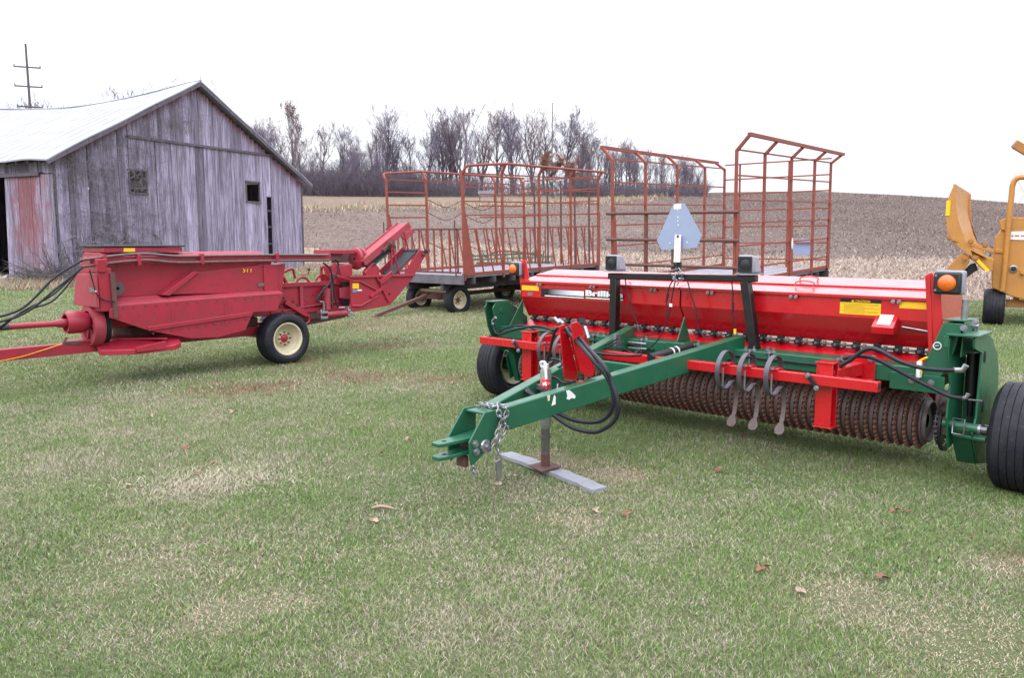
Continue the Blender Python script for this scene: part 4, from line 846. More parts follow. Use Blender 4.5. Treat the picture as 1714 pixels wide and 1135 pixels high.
# metering shaft
for a_, b_ in ((.05, 1.83), (1.93, HL)):
    m = MB(); m.cyl((a_, .085, .885), (b_, .085, .885), .011, 10); sh = m.build('metering_shaft', M['dullsteel'], t)
    x = a_ + .06; k = 0
    while x < b_ - .03:
        m = MB(); m.box(x - .022, x + .022, .062, .112, .862, .917); m.box(x - .028, x + .028, .05, .066, .872, .898); m.build('feed_cup', BK, sh, .003)
        m = MB(); m.cyl((x + .045, .085, .885), (x + .068, .085, .885), .018, 8); m.bolt((x, .05, .886), (0, -1, 0), .008, .012); m.build('shaft_collar', M['dullsteel'], sh); x += .147
m = MB(); m.prism([(.0, .12, .862), (.0, .05, .80), (.0, .05, .74), (.0, .45, .62), (.0, .45, .86)], (HL, 0, 0)); m.build('seed_shroud', RD, t, .004)
q0, q1 = on(c3(738, 455), y=-.02), on(c3(882, 462), y=-.02); m = MB(); z = q0.z; m.prism([(q0.x - .01, -.10, z), (q0.x - .01, .05, z + .115), (q0.x - .01, .06, z - .03), (q0.x - .01, -.09, z - .05)], (.15, 0, 0)); mb = m.build('counter_box', RD, t, .004)
x = q0.x + .02; m = MB(); n_ = Vector((0, -.115, .15)).normalized() * .002; P_ = [Vector((x, -.08, z + .0155)), Vector((x + .09, -.08, z + .0155)), Vector((x + .09, .015, z + .088)), Vector((x, .015, z + .088))]; m.prism([p + n_ for p in P_], n_); m.build('box_label', M['whitepaint'], mb)
m = MB(); m.cyl((x + .14, .02, z - .0), (3.86, .05, z - .03), .006, 6); m.build('counter_cable', M['steel'], t)
m = MB(); m.prism([(HL + .003, -.01, 1.30), (HL + .003, -.01, 1.09), (HL + .003, .12, .88), (HL + .003, .75, .88), (HL + .003, .75, 1.33), (HL + .003, .3, 1.34)], (.012, 0, 0)); m.build('end_plate', RD, t, .003)
m = MB(); m.prism([(-.003, 0, 1.27), (-.003, 0, 1.10), (-.003, .12, .90), (-.003, .5, .90), (-.003, .5, 1.33)], (-.008, 0, 0)); m.build('end_plate', RD, t, .003)
# frame beams
for a_, b_ in ((-.12, 1.90), (2.0, 3.98)):
    m = MB(); m.box(a_, b_, -.225, .005, .70, .815); m.build('main_beam', GN, t, .006)
m = MB(); m.box(1.86, 2.04, -.232, .0, .69, .822); m.build('beam_joint', GN, t, .006)
m = MB(); m.box(-.1, 3.95, .55, .70, .62, .76); m.build('rear_beam', GN, t, .006)
for x, s in ((.02, 1), (1.95, 1)):
    m = MB(); m.prism([(x, -.21, .823), (x, .0, .823), (x, -.01 if x < 1 else -.10, 1.08 if x < 1 else 1.03)], (.010, 0, 0)); m.build('gusset', GN, t, .002)
m = MB(); m.box(3.66, 4.0, -.245, -.227, .655, .77); bp = m.build('beam_plate', GN, t, .002)
m = MB(); m.bolt((3.8, -.246, .725), (0, -1, 0), .014, .016); m.bolt((3.92, -.246, .725), (0, -1, 0), .014, .016); m.build('bolt', M['steel'], bp)
m = MB()
for x in (.98, 1.10, 1.62, 2.13, 2.36, 2.62, 2.78, 3.3): m.cyl((x, -.16, .80), (x, -.16, .845), .008, 8); m.bolt((x, -.16, .806), (0, 0, 1), .018, .02); m.cyl((x, -.236, .66), (x, -.236, .82), .008, 8); m.bolt((x, -.236, .812), (0, 0, 1), .015, .018)
m.build('u_bolt', M['steel'], t)
m = MB(); m.tube(curve([(2.2, -.24, .77), (2.9, -.24, .765), (3.3, -.25, .77), (3.42, -.28, .80)], 5), .011, 6); m.tube(curve([(.9, -.24, .76), (1.4, -.245, .77), (1.75, -.24, .74)], 5), .009, 6); m.build('beam_hose', M['hose'], t)
# tongue
TR0, TR1 = Vector((2.47, -.08, .835)), Vector((1.975, -2.34, .53)); TL0, TL1 = Vector((1.41, -.08, .835)), Vector((1.855, -2.34, .53))
for a_, b_ in ((TR0, TR1), (TL0, TL1)): m = MB(); m.beam(a_, b_, .085, .155); m.build('drawbar_beam', GN, t, .008)
m = MB(); m.beam((1.62, -1.0, .70), (2.24, -1.0, .70), .06, .07); m.build('cross_member', GN, t, .004)
pl = [c9(520, 400), c9(640, 375), c9(632, 600), c9(505, 800), c9(400, 915), c9(378, 850), c9(370, 690)]
for x in (1.835, 2.025): m = MB(); P_ = [Vector((x, p.y, p.z)) for p in S.pg(pl, x=2.035)]; m.prism(P_, (.012, 0, 0)); m.build('hitch_plate', GN, t, .003)
pp = S.pg(pl, x=2.035); m = MB(); m.box(1.85, 2.022, pp[0].y + .01, pp[1].y, .588, .602); m.box(1.85, 2.022, pp[0].y + .03, pp[1].y, .45, .462); m.build('hitch_cap', GN, t, .003)
for z in (.435, .352):
    q = S.pg([c9(55, 720), c9(165, 741)], z=z) if z > .4 else S.pg([c9(85, 855), c9(185, 880)], z=z)
    cx = 1.93; y0 = min(p.y for p in q); m = MB(); m.prism([(cx - .045, y0 + .01, z), (cx - .03, y0 - .02, z), (cx + .03, y0 - .02, z), (cx + .045, y0 + .01, z), (cx + .05, y0 + .16, z), (cx + .085, y0 + .36, z), (cx - .085, y0 + .36, z), (cx - .05, y0 + .16, z)], (0, 0, .022)); fk = m.build('hitch_clevis', GN, t, .003)
    m = MB(); m.cyl((cx, y0 + .055, z + .015), (cx, y0 + .055, z + .0235), .015, 16); m.build('pin_hole', M['dark'], fk)
m = MB(); m.box(1.86, 2.0, y0 + .25, y0 + .27, .375, .433); m.box(1.89, 1.97, y0 + .19, y0 + .22, .27, .34); m.build('clevis_web', M['rustpipe'], t, .002)
m = MB()
for p, r in ((c9(425, 700), .016), (c9(435, 775), .016)): q = S.on(*p, x=2.039); m.bolt(q, (1, 0, 0), r, .02)
q = S.on(*c9(525, 725), x=2.04); m.lathe(q, (1, 0, 0), [(.002, .03), (.012, .03), (.014, .012), (.04, .012), (.045, 0)], 20); m.build('hitch_bolt', M['steel'], t)
def chain(path, name, L=.042):
    P_ = curve(path, 14); m = MB(); acc = 0; k = 0; last = P_[0]
    pts = [P_[0]]
    for p in P_[1:]:
        if (p - pts[-1]).length >= L * .72: pts.append(p)
    for i in range(len(pts) - 1):
        c = (pts[i] + pts[i + 1]) / 2; d = (pts[i + 1] - pts[i]).normalized(); s_ = d.cross(Vector((.8, -.6, .1))).normalized(); s_ = s_ if i % 2 else d.cross(s_).normalized()
        lp = []
        for a in np.linspace(0, 2 * math.pi, 13)[:-1]: lp.append(c + d * (L * .5 * math.cos(a) + (.004 if math.cos(a) > 0 else -.004)) + s_ * (.0145 * math.sin(a)))
        m.tube(lp, .0042, 6, closed=True)
    return m.build(name, M['steel'], t)
top = S.pg([c9(480, 320)], z=.61)[0]
def on2(x, y, X): return S.on(*c9(x, y), x=X)
chain([on2(430, 345, 1.83), S.on(*c9(500, 322), z=.625), S.on(*c9(600, 345), z=.63), S.on(*c9(680, 320), z=.635), on2(715, 350, 2.07), on2(730, 410, 2.075), on2(690, 480, 2.075), on2(660, 540, 2.075), on2(635, 610, 2.075), on2(605, 690, 2.07), on2(575, 750, 2.06), on2(530, 775, 2.05)], 'safety_chain')
chain([on2(640, 335, 2.06), on2(655, 420, 2.08), on2(690, 480, 2.09), on2(730, 540, 2.09), on2(690, 620, 2.09), on2(650, 680, 2.085), on2(645, 760, 2.08), on2(650, 850, 2.08), on2(640, 960, 2.08), on2(645, 1020, 2.08)], 'safety_chain')
chain([on2(405, 905, 2.03), on2(410, 950, 2.03), on2(412, 1010, 2.03)], 'pin_chain', .02)
m = MB(); q = on2(640, 900, 2.085); m.prism([q + Vector((0, -.03, .03)), q + Vector((0, .02, .04)), q + Vector((0, .035, 0)), q + Vector((0, .02, -.09)), q + Vector((0, -.01, -.10)), q + Vector((0, -.02, -.0))], (.012, 0, 0)); m.build('chain_hook', M['steel'], t, .003)
# jack
jx, jy = 1.835, -1.755; m = MB(); m.lathe((jx, jy, 0), (0, 0, 1), [(.002, .77), (.03, .77), (.040, .755), (.040, .36), (.036, .355), (.036, .34), (.0, .34)], 24); jk = m.build('jack', M['oldgreen'] if 0 else paint('jack_grey_green', (.16, .20, .165), .4, (.3, .31, .29), .8, 8, metal=.3), t)
m = MB(); m.lathe((jx, jy, 0), (0, 0, 1), [(.0, .345), (.031, .345), (.031, .05), (0, .05)], 20); m.lathe((jx, jy, 0), (0, 0, 1), [(.031, .285), (.041, .285), (.041, .27), (.031, .27)], 20); m.build('jack_leg', paint('galvanised_post', (.15, .15, .145), .4, (.08, .045, .04), 1, 9, metal=.5), jk)
m = MB(); m.lathe((jx, jy, 0), (0, 0, 1), [(.0322, .06), (.0322, .135), (.0315, .15)], 20); m.prism([(jx - .10, jy - .07, .052), (jx + .06, jy - .11, .045), (jx + .10, jy + .06, .058), (jx - .06, jy + .10, .060)], (0, 0, .010)); m.build('jack_foot', M['rustpipe'], jk, .002)
m = MB(); m.tube(curve([(jx - .025, jy - .01, .775), (jx - .03, jy - .02, .81), (jx + .03, jy - .04, .815), (jx + .045, jy - .05, .74), (jx + .06, jy - .06, .66)], 5), .0095, 8); m.cyl((jx, jy, .77), (jx, jy, .80), .02, 10); m.build('jack_crank', M['whitepaint'], jk)
m = MB(); kq = S.on(911, 643, y=-1.82); ring = [(kq + Vector((math.cos(a) * (.036 + .007 * math.cos(6 * a)), 0, math.sin(a) * (.036 + .007 * math.cos(6 * a))))) for a in np.linspace(0, 2 * math.pi, 37)[:-1]]; m.prism(ring, (0, .022, 0)); kb = m.build('jack_knob', paint('pinkish_red_plastic', (.62, .03, .05), .35, (.7, .12, .12), .7, 8), jk, .003)
m = MB(); m.cyl(kq + Vector((0, -.008, 0)), kq + Vector((0, .0, 0)), .011, 10); m.build('knob_cap', M['whitepaint'], kb)
m = MB(); m.box(jx - .055, jx + .06, jy - .055, jy - .041, .62, .66); m.box(jx + .05, jx + .19, jy - .03, jy + .03, .60, .615); m.tube(curve([(jx + .07, jy - .06, .60), (jx + .14, jy - .05, .64), (jx + .11, jy, .67)], 4), .006, 6); m.build('jack_mount', M['steel'], jk, .002)
# red hose stand on the tongue
m = MB(); ho = []
for x, pts in ((1.955, [c5(800, 92), c5(826, 82), c5(850, 130), c5(906, 365), c5(906, 410), c5(828, 398)]), (2.125, [c5(866, 76), c5(905, 64), c5(932, 88), c5(1000, 345), c5(1001, 380), c5(958, 396), c5(925, 360), c5(885, 200)])):
    P_ = S.pg(pts, x=x); m.prism(P_, (.008, 0, 0)); ho.append(P_)
a_, b_ = ho[0], ho[1]; m.prism([a_[2] + Vector((.009, 0, 0)), Vector((2.124, a_[2].y, a_[2].z)), Vector((2.124, a_[3].y, a_[3].z)), a_[3] + Vector((.009, 0, 0))], (0, .008, 0))
m.prism([a_[4] + Vector((.009, 0, -.01)), a_[5] + Vector((.009, 0, -.01)), Vector((2.124, a_[5].y, a_[5].z - .01)), Vector((2.124, a_[4].y, a_[4].z - .01))], (0, 0, -.008)); hs = m.build('hose_stand', RD, t, .002)
m = MB(); m.bolt((2.05, (a_[4].y + a_[5].y) / 2, a_[4].z - .005), (0, 0, 1), .02, .02); m.build('bolt', M['steel'], hs)
YP = -1.93
def hz(pts, cf, y, r, name='hydraulic_hose', mat='hose', k=6):
    m = MB(); m.tube(curve([S.on(*cf(*p), y=y) if len(p) == 2 else S.on(*cf(p[0], p[1]), y=p[2]) for p in pts], k), r, 8); return m.build(name, M[mat], t)
hz([(840, 110, -1.7), (905, 180, -1.8), (1000, 290), (1080, 385), (1120, 480), (1118, 575), (1075, 640), (1000, 664), (880, 648), (760, 590), (660, 512), (612, 466), (622, 450, -1.85), (680, 400, -1.6)], c5, YP, .0145)
hz([(862, 95, -1.7), (965, 215, -1.82), (1062, 320), (1110, 420), (1148, 540), (1138, 640), (1072, 700), (1000, 722), (880, 695), (760, 615), (640, 505), (606, 480), (615, 465, -1.87), (700, 380, -1.5)], c5, YP - .04, .0145)
hz([(830, 105, -1.65), (785, 110, -1.6), (760, 180, -1.55), (745, 250, -1.5), (720, 320, -1.4)], c5, -1.6, .011)
hz([(700, 340), (730, 300), (790, 290), (820, 320), (780, 345)], c5, -1.45, .008); hz([(720, 390), (780, 400), (830, 430), (900, 420)], c5, -1.7, .009)
hz([(1000, 250), (1100, 262), (1200, 268), (1290, 265)], c5, -.9, .010)
m = MB()
for a1, a2 in (((775, 45), (805, 75)), ((800, 55), (830, 80)), ((835, 115), (865, 140)), ((955, 95), (975, 165))): m.cyl(S.on(*c5(*a1), y=-1.66), S.on(*c5(*a2), y=-1.68), .013, 10)
m.build('hose_coupler', M['steel'], t); m = MB(); m.cyl(S.on(*c5(930, 45), y=-1.6), S.on(*c5(935, 75), y=-1.6), .03, 12); m.cyl(S.on(*c5(935, 75), y=-1.6), S.on(*c5(965, 130), y=-1.6), .014, 8); m.build('electrical_plug', M['blackplastic'], t)
# tongue decals
for pts, mt in (([c5(842, 476), c5(862, 472), c5(872, 480), c5(898, 505), c5(895, 522), c5(872, 520), c5(862, 530), c5(845, 525), c5(850, 505)], 'whitepaint'), ([c5(772, 500), c5(780, 512), c5(780, 556), c5(756, 566)], 'whitepaint'), ([c5(730, 504), c5(748, 500), c5(744, 535), c5(734, 538)], 'cream')):
    P_ = []
    for p in pts:      # on the outer face of the right beam
        d0 = (TR1 - TR0).normalized(); nrm = d0.cross(Vector((0, 0, 1))).normalized(); nrm = nrm if nrm.x > 0 else -nrm; o_ = TR0 + nrm * .044
        cc = S.I @ CAM; dd = S.I.to_3x3() @ ray(*p); P_.append(cc + dd * ((o_ - cc).dot(nrm) / dd.dot(nrm)))
    m = MB(); m.prism(P_, nrm * .0015); m.build('worn_sticker', M[mt], t)
# left and right tool bar, posts, tines
m = MB(); m.beam((.13, -.70, .735), (3.74, -.70, .735), .068, .068); m.build('tool_bar', RD, t, .004)
m = MB(); m.box(3.7405, 3.742, -.72, -.68, .715, .755); m.build('bar_opening', M['dark'], t)
for px, pt in ((.66, .85), (3.37, .85)):
    m = MB(); m.box(px - .055, px + .055, -.655, -.645, .41, .84); m.box(px - .055, px + .055, -.565, -.555, .41, .84); m.box(px - .006, px + .006, -.644, -.566, .41, .84); m.box(px - .065, px + .065, -.665, -.545, .841, .851); m.box(px - .065, px + .065, -.665, -.545, .399, .409); ps = m.build('tool_post', RD, t, .002)
    m = MB(); m.beam((px, -.56, .74), (px + .08, -.25, .77), .07, .09); m.build('post_arm', RD, t, .004)
    m = MB(); m.box(px - .02, px + .19, -.245, -.235, .655, .87); pa = m.build('clamp_plate', RD, t, .003)
    m = MB(); [m.bolt((px + a_, -.246, z), (0, -1, 0), .014, .018) for a_ in (.01, .16) for z in (.68, .84)]; m.build('bolt', M['steel'], pa)
    m = MB(); m.beam((px - .09, -.742, .78), (px + .0, -.742, .67), .03, .016, (0, -1, 0)); cl = m.build('strap_clamp', BK, t, .002)
    m = MB(); m.bolt((px - .075, -.75, .765), (0, -1, 0), .012, .018); m.bolt((px - .012, -.75, .685), (0, -1, 0), .012, .018); m.build('bolt', M['steel'], cl)
def tine(x, dx=.07):
    m = MB(); yz = [(-.64, .685), (-.595, .70), (-.575, .76), (-.60, .83), (-.66, .862), (-.73, .855), (-.795, .80), (-.815, .73), (-.80, .655), (-.755, .60), (-.70, .585), (-.65, .605), (-.61, .63), (-.575, .625), (-.555, .585), (-.555, .50), (-.575, .42), (-.605, .365), (-.635, .33)]
    P_ = [Vector((x + dx * max(0, i - 9) / 9 * (0 if i < 9 else 1) * .5, a_, b_)) for i, (a_, b_) in enumerate(yz)]; cp = curve(P_, 4)
    m.strip(cp[:len(cp) - 18], (.034, 0, 0), .009); tn = m.build('spring_tine', M['springsteel'], t)
    m = MB(); m.strip(cp[len(cp) - 22:], (.034, 0, 0), .012); e = cp[-1]; m.strip([e + Vector((0, .03, .06)), e + Vector((0, .015, .03)), e], (.030, 0, 0), .012); m.prism([e + Vector(v) for v in ((-.02, .02, .045), (.02, .02, .045), (.038, 0, .0), (.028, -.016, -.028), (0, -.02, -.036), (-.028, -.016, -.028), (-.038, 0, 0))], (0, -.008, .004)); m.build('tine_point', M['wornsteel'], tn, .003)
    m = MB(); m.cyl((x + .01, -.745, .745), (x + .01, -.745, .60), .008, 8); m.bolt((x + .01, -.745, .775), (0, 0, 1), .012, .014); m.build('u_bolt', M['steel'], tn)
    m = MB(); m.box(x - .03, x + .05, -.742, -.66, .771, .783); m.build('bar_clamp', RD, tn, .003)
for x in (2.66, 2.83, 3.03): tine(x)
for px, py in ((899, 566), (925, 562)): tine(S.on(px, py, y=-.8).x + .03)
tine(.80 + .45)
# packer rollers
def ring_mesh(n=30, r=.195):
    m = MB(); m.lathe((0, 0, 0), (1, 0, 0), [(r - .04, -.033), (r - .016, -.032), (r - .010, -.026), (r - .008, -.014), (r - .010, -.002), (r - .024, .001), (r - .026, .008), (r - .006, .010), (r - .004, .015), (r - .006, .022), (r - .03, .025), (r - .04, .031)], 44)
    for k in range(n):
        a = 2 * math.pi * k / n; da = .07
        def q(h, rr, dd): return (h, rr * math.cos(a + dd), rr * math.sin(a + dd))
        m.add([q(.002, r - .016, -da), q(.030, r - .016, -da), q(.030, r - .016, da), q(.002, r - .016, da), q(.009, r + .012, -da * .45), q(.022, r + .012, -da * .45), q(.022, r + .012, da * .45), q(.009, r + .012, da * .45)], [(4, 5, 6, 7), (0, 1, 5, 4), (1, 2, 6, 5), (2, 3, 7, 6), (3, 0, 4, 7)])
    me = m.mesh('packer_ring', 30); me.materials.append(M['rustiron']); me.materials.append(M['rusttooth']); nf = 44 * 11
    for p in me.polygons:
        if p.index >= nf: p.material_index = 1
    return me
rm = ring_mesh(); RC = Vector((0, .13, .385))
m = MB(); m.cyl(RC + Vector((.02, 0, 0)), RC + Vector((HL - .08, 0, 0)), .155, 32); ro = m.build('packer_roller', M['rustiron'], t)
n = 58
for k in range(n):
    o = bpy.data.objects.new('packer_ring', rm); col.objects.link(o); o.parent = ro; o.location = (.03 + k * .0655, RC.y, RC.z); o.rotation_euler = (k * .37 + random.uniform(-.05, .05), 0, 0)
x = .03 + n * .0655
m = MB(); m.lathe(RC + Vector((x, 0, 0)), (1, 0, 0), [(.10, -.03), (.165, -.03), (.172, -.022), (.172, -.014), (.160, -.012), (.152, -.012), (.148, .015), (.140, .015), (.138, -.015), (.05, -.015)], 40); m.build('end_drum', M['drum'], ro); m = MB(); m.lathe(RC + Vector((x + .12, 0, 0)), (1, 0, 0), [(.165, -.02), (.195, -.02), (.195, .0), (.165, .0)], 40, True); m.build('end_rim', M['blackplastic'], ro)
m = MB(); c = RC + Vector((x + .075, 0, .0)); pts = []
for i in range(36): a = 2 * math.pi * i / 36; rr = .155 if i % 2 else .138; pts.append(c + Vector((0, rr * math.cos(a), rr * math.sin(a))))
m.prism(pts, (.014, 0, 0)); m.lathe(c, (1, 0, 0), [(.0, .05), (.05, .05), (.06, -.02), (.0, -.02)], 20); m.cyl(c, c + Vector((.3, 0, 0)), .025, 12)
m.build('sprocket', M['blackplastic'], ro)
m = MB(); rr = .150
for k in range(26): a = 2 * math.pi * k / 26; p = c + Vector((.007, rr * math.cos(a), rr * math.sin(a))); m.cyl(p + Vector((-.016, 0, 0)), p + Vector((.016, 0, 0)), .007, 6)
m.tube([c + Vector((.0, rr * math.cos(a), rr * math.sin(a) + 0)) for a in np.linspace(0, 2 * math.pi, 33)[:-1]], .006, 5, closed=True); m.build('roller_chain', M['springsteel'], ro)
m = MB(); m.ball(Vector((3.97, .0, .52)), .055, 14, (1, 1, .9)); m.box(3.93, 4.02, -.03, .25, .33, .47); m.build('bearing_housing', M['wornsteel'], t, .01)
m = MB(); cc2 = Vector((0, .60, .385)); m.cyl(cc2 + Vector((.03, 0, 0)), cc2 + Vector((HL, 0, 0)), .16, 28)
for k in range(38): m.lathe(cc2 + Vector((.06 + k * .1, 0, 0)), (1, 0, 0), [(.15, -.04), (.185, -.01), (.185, .01), (.15, .04)], 28)
m.build('rear_roller', M['rustiron'], t)
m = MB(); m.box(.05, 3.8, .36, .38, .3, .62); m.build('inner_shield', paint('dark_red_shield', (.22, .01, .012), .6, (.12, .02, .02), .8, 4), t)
# wheels and end frames
wheel(t, (4.40, .14, .365), (1, 0, 0), .365, .285, .215, 'cream', 'green', -.03, 5); wheel(t, (-.36, .16, .36), (-1, 0, 0), .36, .26, .215, 'cream', 'green', -.03, 5)
m = MB(); m.lathe((-.36, .16, .36), (1, 0, 0), [(.10, .02), (.16, .04), (.19, .10), (.21, .125)], 40); m.build('rim_inner', M['cream'], t)
m = MB(); m.cyl((3.9, .14, .40), (4.35, .14, .365), .035, 12); m.cyl((-.36, .16, .36), (0, .16, .38), .035, 12); m.build('stub_axle', M['steel'], t)
def yz(x, L_): return [(x, a_, b_) for a_, b_ in L_]
outer = [(-.31, 1.04), (-.30, 1.055), (.06, 1.045), (.18, 1.0), (.28, .93), (.36, .86), (.42, .77), (.452, .66), (.455, .56), (.42, .48), (.32, .43), (.30, .13), (.26, .115), (.02, .165), (-.19, .41), (-.11, .50), (-.09, .93), (-.29, .98)]
inner = [(-.33, .98), (-.30, 1.05), (-.05, 1.04), (.20, .8), (.2, .4), (-.02, .30), (-.16, .28), (-.20, .36), (-.25, .5), (-.22, .72), (-.30, .86)]
m = MB(); m.prism(yz(4.16, outer), (.014, 0, 0)); ep = m.build('lift_plate', GN, t, .003)
m = MB(); m.ball((4.176, -.02, .90), .03, 10, (.2, 1, 1.4)); m.ball((4.176, .02, .56), .025, 10, (.2, 1, 1.8)); m.build('plate_slot', M['dark'], ep)
m = MB(); m.prism(yz(4.02, inner), (.014, 0, 0)); m.build('lift_plate', GN, t, .003)
m = MB(); m.box(4.01, 4.20, -.335, .02, 1.056, 1.07); m.box(4.0, 4.03, -.335, -.32, .98, 1.055); m.build('lift_cap', GN, t, .003)
m = MB(); m.prism(yz(4.036, [(-.2, .43), (.05, .40), (.25, .12), (.05, .15)]), (.12, 0, 0)); m.box(4.036, 4.158, .12, .13, .4, 1.0); m.build('lift_arm', GN, t, .004)
m = MB(); m.cyl((4.10, .0, .92), (4.10, .02, .62), .035, 14); m.cyl((4.10, .02, .62), (4.10, .03, .48), .018, 10); m.build('lift_cylinder', BK, t)
m = MB(); m.cyl((3.99, -.17, .45), (4.2, -.17, .44), .030, 12); m.cyl((4.05, -.14, .38), (4.24, -.14, .37), .022, 10); pv = m.build('pivot_tube', GN, t)
m = MB(); m.bolt((4.2, -.17, .44), (1, 0, 0), .022, .05); m.tube([(4.06, -.21, .50), (4.13, -.22, .50), (4.13, -.23, .40), (4.06, -.22, .40)], .006, 6, closed=True); m.build('pivot_pin', M['steel'], pv)
q = S.pg([(1579, 540), (1613, 542), (1601, 575), (1586, 618), (1566, 640), (1543, 632), (1547, 607)], y=-.24); m = MB(); m.prism(q, (0, .30, 0)); tw = m.build('end_tower', GN, t, .005)
q = q[:2]; m = MB(); m.prism([q[0] + Vector((-.004, -.004, .012)), q[1] + Vector((.004, -.004, .012)), q[1] + Vector((.01, .36, -.0)), q[0] + Vector((-.004, .36, .0))], (0, 0, .012)); m.prism([q[1] + Vector((.0, .0, .01)), q[1] + Vector((.0, .35, .0)), q[1] + Vector((-.01, .35, -.22)), q[1] + Vector((-.01, .0, -.22))], (.010, 0, 0)); m.build('tower_cap', GN, tw, .003)
q = S.on(1614, 530, y=-.08); m = MB(); m.cyl(q + Vector((0, 0, -.02)), q + Vector((0, 0, .115)), .020, 14); m.bolt(S.on(1613, 549, y=-.25), (0, -1, 0), .014, .02); m.bolt(S.on(1630, 546, y=.0), (1, 0, 0), .02, .03); m.bolt(S.on(1633, 539, y=-.2), (0, -1, 0), .014, .02); m.build('tower_pin', M['steel'], tw)
q = S.on(1569, 579, y=-.243); m = MB(); m.lathe(q, (0, -1, 0), [(.0205, .0), (.0265, .0), (.0265, .003), (.0205, .003)], 24, True); m.beam(q + Vector((-.014, -.003, .0)), q + Vector((.012, -.003, .004)), .007, .003); m.build('round_sticker', M['whitepaint'], tw)
# left end frame
lo = [(-.33, 1.0), (-.29, 1.055), (-.10, 1.06), (.18, .89), (.24, .60), (.22, .30), (.05, .22), (-.02, .5), (-.20, .64), (-.28, .80)]
for x in (-.215, -.10): m = MB(); m.prism(yz(x, lo), (.013, 0, 0)); ep = m.build('lift_plate', GN, t, .003); m = MB(); m.lathe((x + .0135, -.2, .97), (1, 0, 0), [(0, .006), (.028, .006), (.03, 0)], 20); m.build('pivot_boss', GN, ep)
m = MB(); m.box(-.215, -.087, -.315, -.10, 1.056, 1.07); m.box(-.20, -.10, .1, .2, .4, .8); m.prism(yz(-.19, [(-.02, .55), (.10, .5), (.2, .2), (.1, .2)]), (.09, 0, 0)); m.build('lift_cap', GN, t, .003)
m = MB(); m.tube(S.pg([c5(470, 268), c5(482, 235), c5(500, 240), c5(490, 270)], y=-.35), .006, 6, closed=True); m.build('lynch_ring', M['steel'], t)
hz([(205, 580), (182, 600), (185, 650), (205, 705), (250, 718), (330, 690), (450, 662), (560, 652), (640, 665), (700, 690)], c1, -.36, .0125)
hz([(225, 700), (300, 665), (400, 645), (480, 650), (560, 690), (640, 700)], c1, -.30, .010)
m = MB(); m.tube(S.pg([c1(205, 575), c1(178, 600), c1(182, 635)], y=-.36), .015, 8); m.build('hose_fitting', M['steel'], t)
hz([(300, 245), (390, 190), (470, 130), (540, 108), (620, 130), (760, 205), (900, 250), (1040, 270), (1180, 275)], c7, -.46, .0145)
hz([(330, 185), (430, 165), (560, 182), (700, 250), (880, 345), (1050, 430), (1150, 475), (1240, 490)], c7, -.40, .0145)
m = MB(); m.tube(S.pg([c7(1175, 275), c7(1245, 272), c7(1270, 235)], y=-.44), .019, 8); m.tube(S.pg([c7(1230, 490), c7(1270, 485), c7(1285, 455)], y=-.38), .013, 8); m.cyl(S.on(*c7(1290, 500), y=-.3), S.on(*c7(1390, 512), y=-.2), .006, 6); m.build('hose_fitting', M['steel'], t)
m = MB(); q = S.on(*c7(910, 275), y=-.27); m.box(q.x - .015, q.x + .015, q.y - .02, q.y + .02, q.z - .05, q.z + .06); m.build('ratchet', M['whitepaint'], t, .006)
m = MB(); m.tube(curve(S.pg([c7(905, 210), c7(940, 190), c7(975, 175)], y=-.26), 4), .008, 6); m.tube(curve(S.pg([c7(930, 300), c7(920, 270), c7(930, 240)], y=-.29), 4), .005, 6); m.build('yellow_lead', M['yellow'], t)
# lamp posts with amber lamps
def amber_lamp(c, w_, h_, fx, post):
    """housing centre c, amber face towards -y"""
    c = Vector(c); m = MB(); m.box(c.x - w_ / 2, c.x + w_ / 2, c.y - .025, c.y + .05, c.z - h_ / 2, c.z + h_ / 2); lp = m.build('warning_lamp', M['blackplastic'], t, .015)
    m = MB(); m.box(c.x - w_ / 2 + .004, c.x + w_ / 2 + .012, c.y + .0, c.y + .075, c.z - h_ / 2 - .004, c.z + h_ / 2 + .010); m.build('lamp_hood', M['greyplastic'], lp, .015)
    m = MB(); r = min(w_, h_) * .38; m.lathe(c + Vector((fx, -.026, 0)), (0, -1, 0), [(r, -.002), (r * .97, .008), (r * .8, .018), (r * .55, .026), (r * .25, .030), (0.0005, .031)], 32); m.build('lens', M['amber'], lp, 0, 80)
    m = MB(); [m.bolt(c + Vector((-w_ * .4, -.026, s * h_ * .33)), (0, -1, 0), .005, .006) for s in (-1, 1)]; m.build('screw', M['steel'], lp)
    return lp
q = S.on(1585, 474, y=-.22); amber_lamp((q.x + .0, -.20, q.z), .165, .145, .0, None)
m = MB(); m.prism(S.pg([(1548, 462), (1556, 457), (1562, 592), (1554, 594)], y=-.16), (0, .05, 0)); m.prism(S.pg([(1549, 460), (1561, 456), (1575, 490), (1579, 560), (1568, 592), (1560, 594)], y=-.15), (0, .008, 0)); m.build('lamp_post', RD, t, .003)
q = S.on(861, 450, y=.0); amber_lamp((q.x, .0, q.z), .13, .13, .0, None)
m = MB(); m.prism(S.pg([c1(400, 88), c1(465, 76), c1(493, 240), c1(412, 262)], y=.04), (0, .010, 0)); m.prism(S.pg([c1(412, 262), c1(428, 258), c1(432, 350), c1(424, 352)], y=.04), (0, .01, 0)); lpst = m.build('lamp_post', RD, t, .002)
m = MB(); m.prism(S.pg([c1(420, 105), c1(436, 103), c1(452, 235), c1(436, 238)], y=.038), (0, -.002, 0)); m.build('slot', M['dark'], lpst)
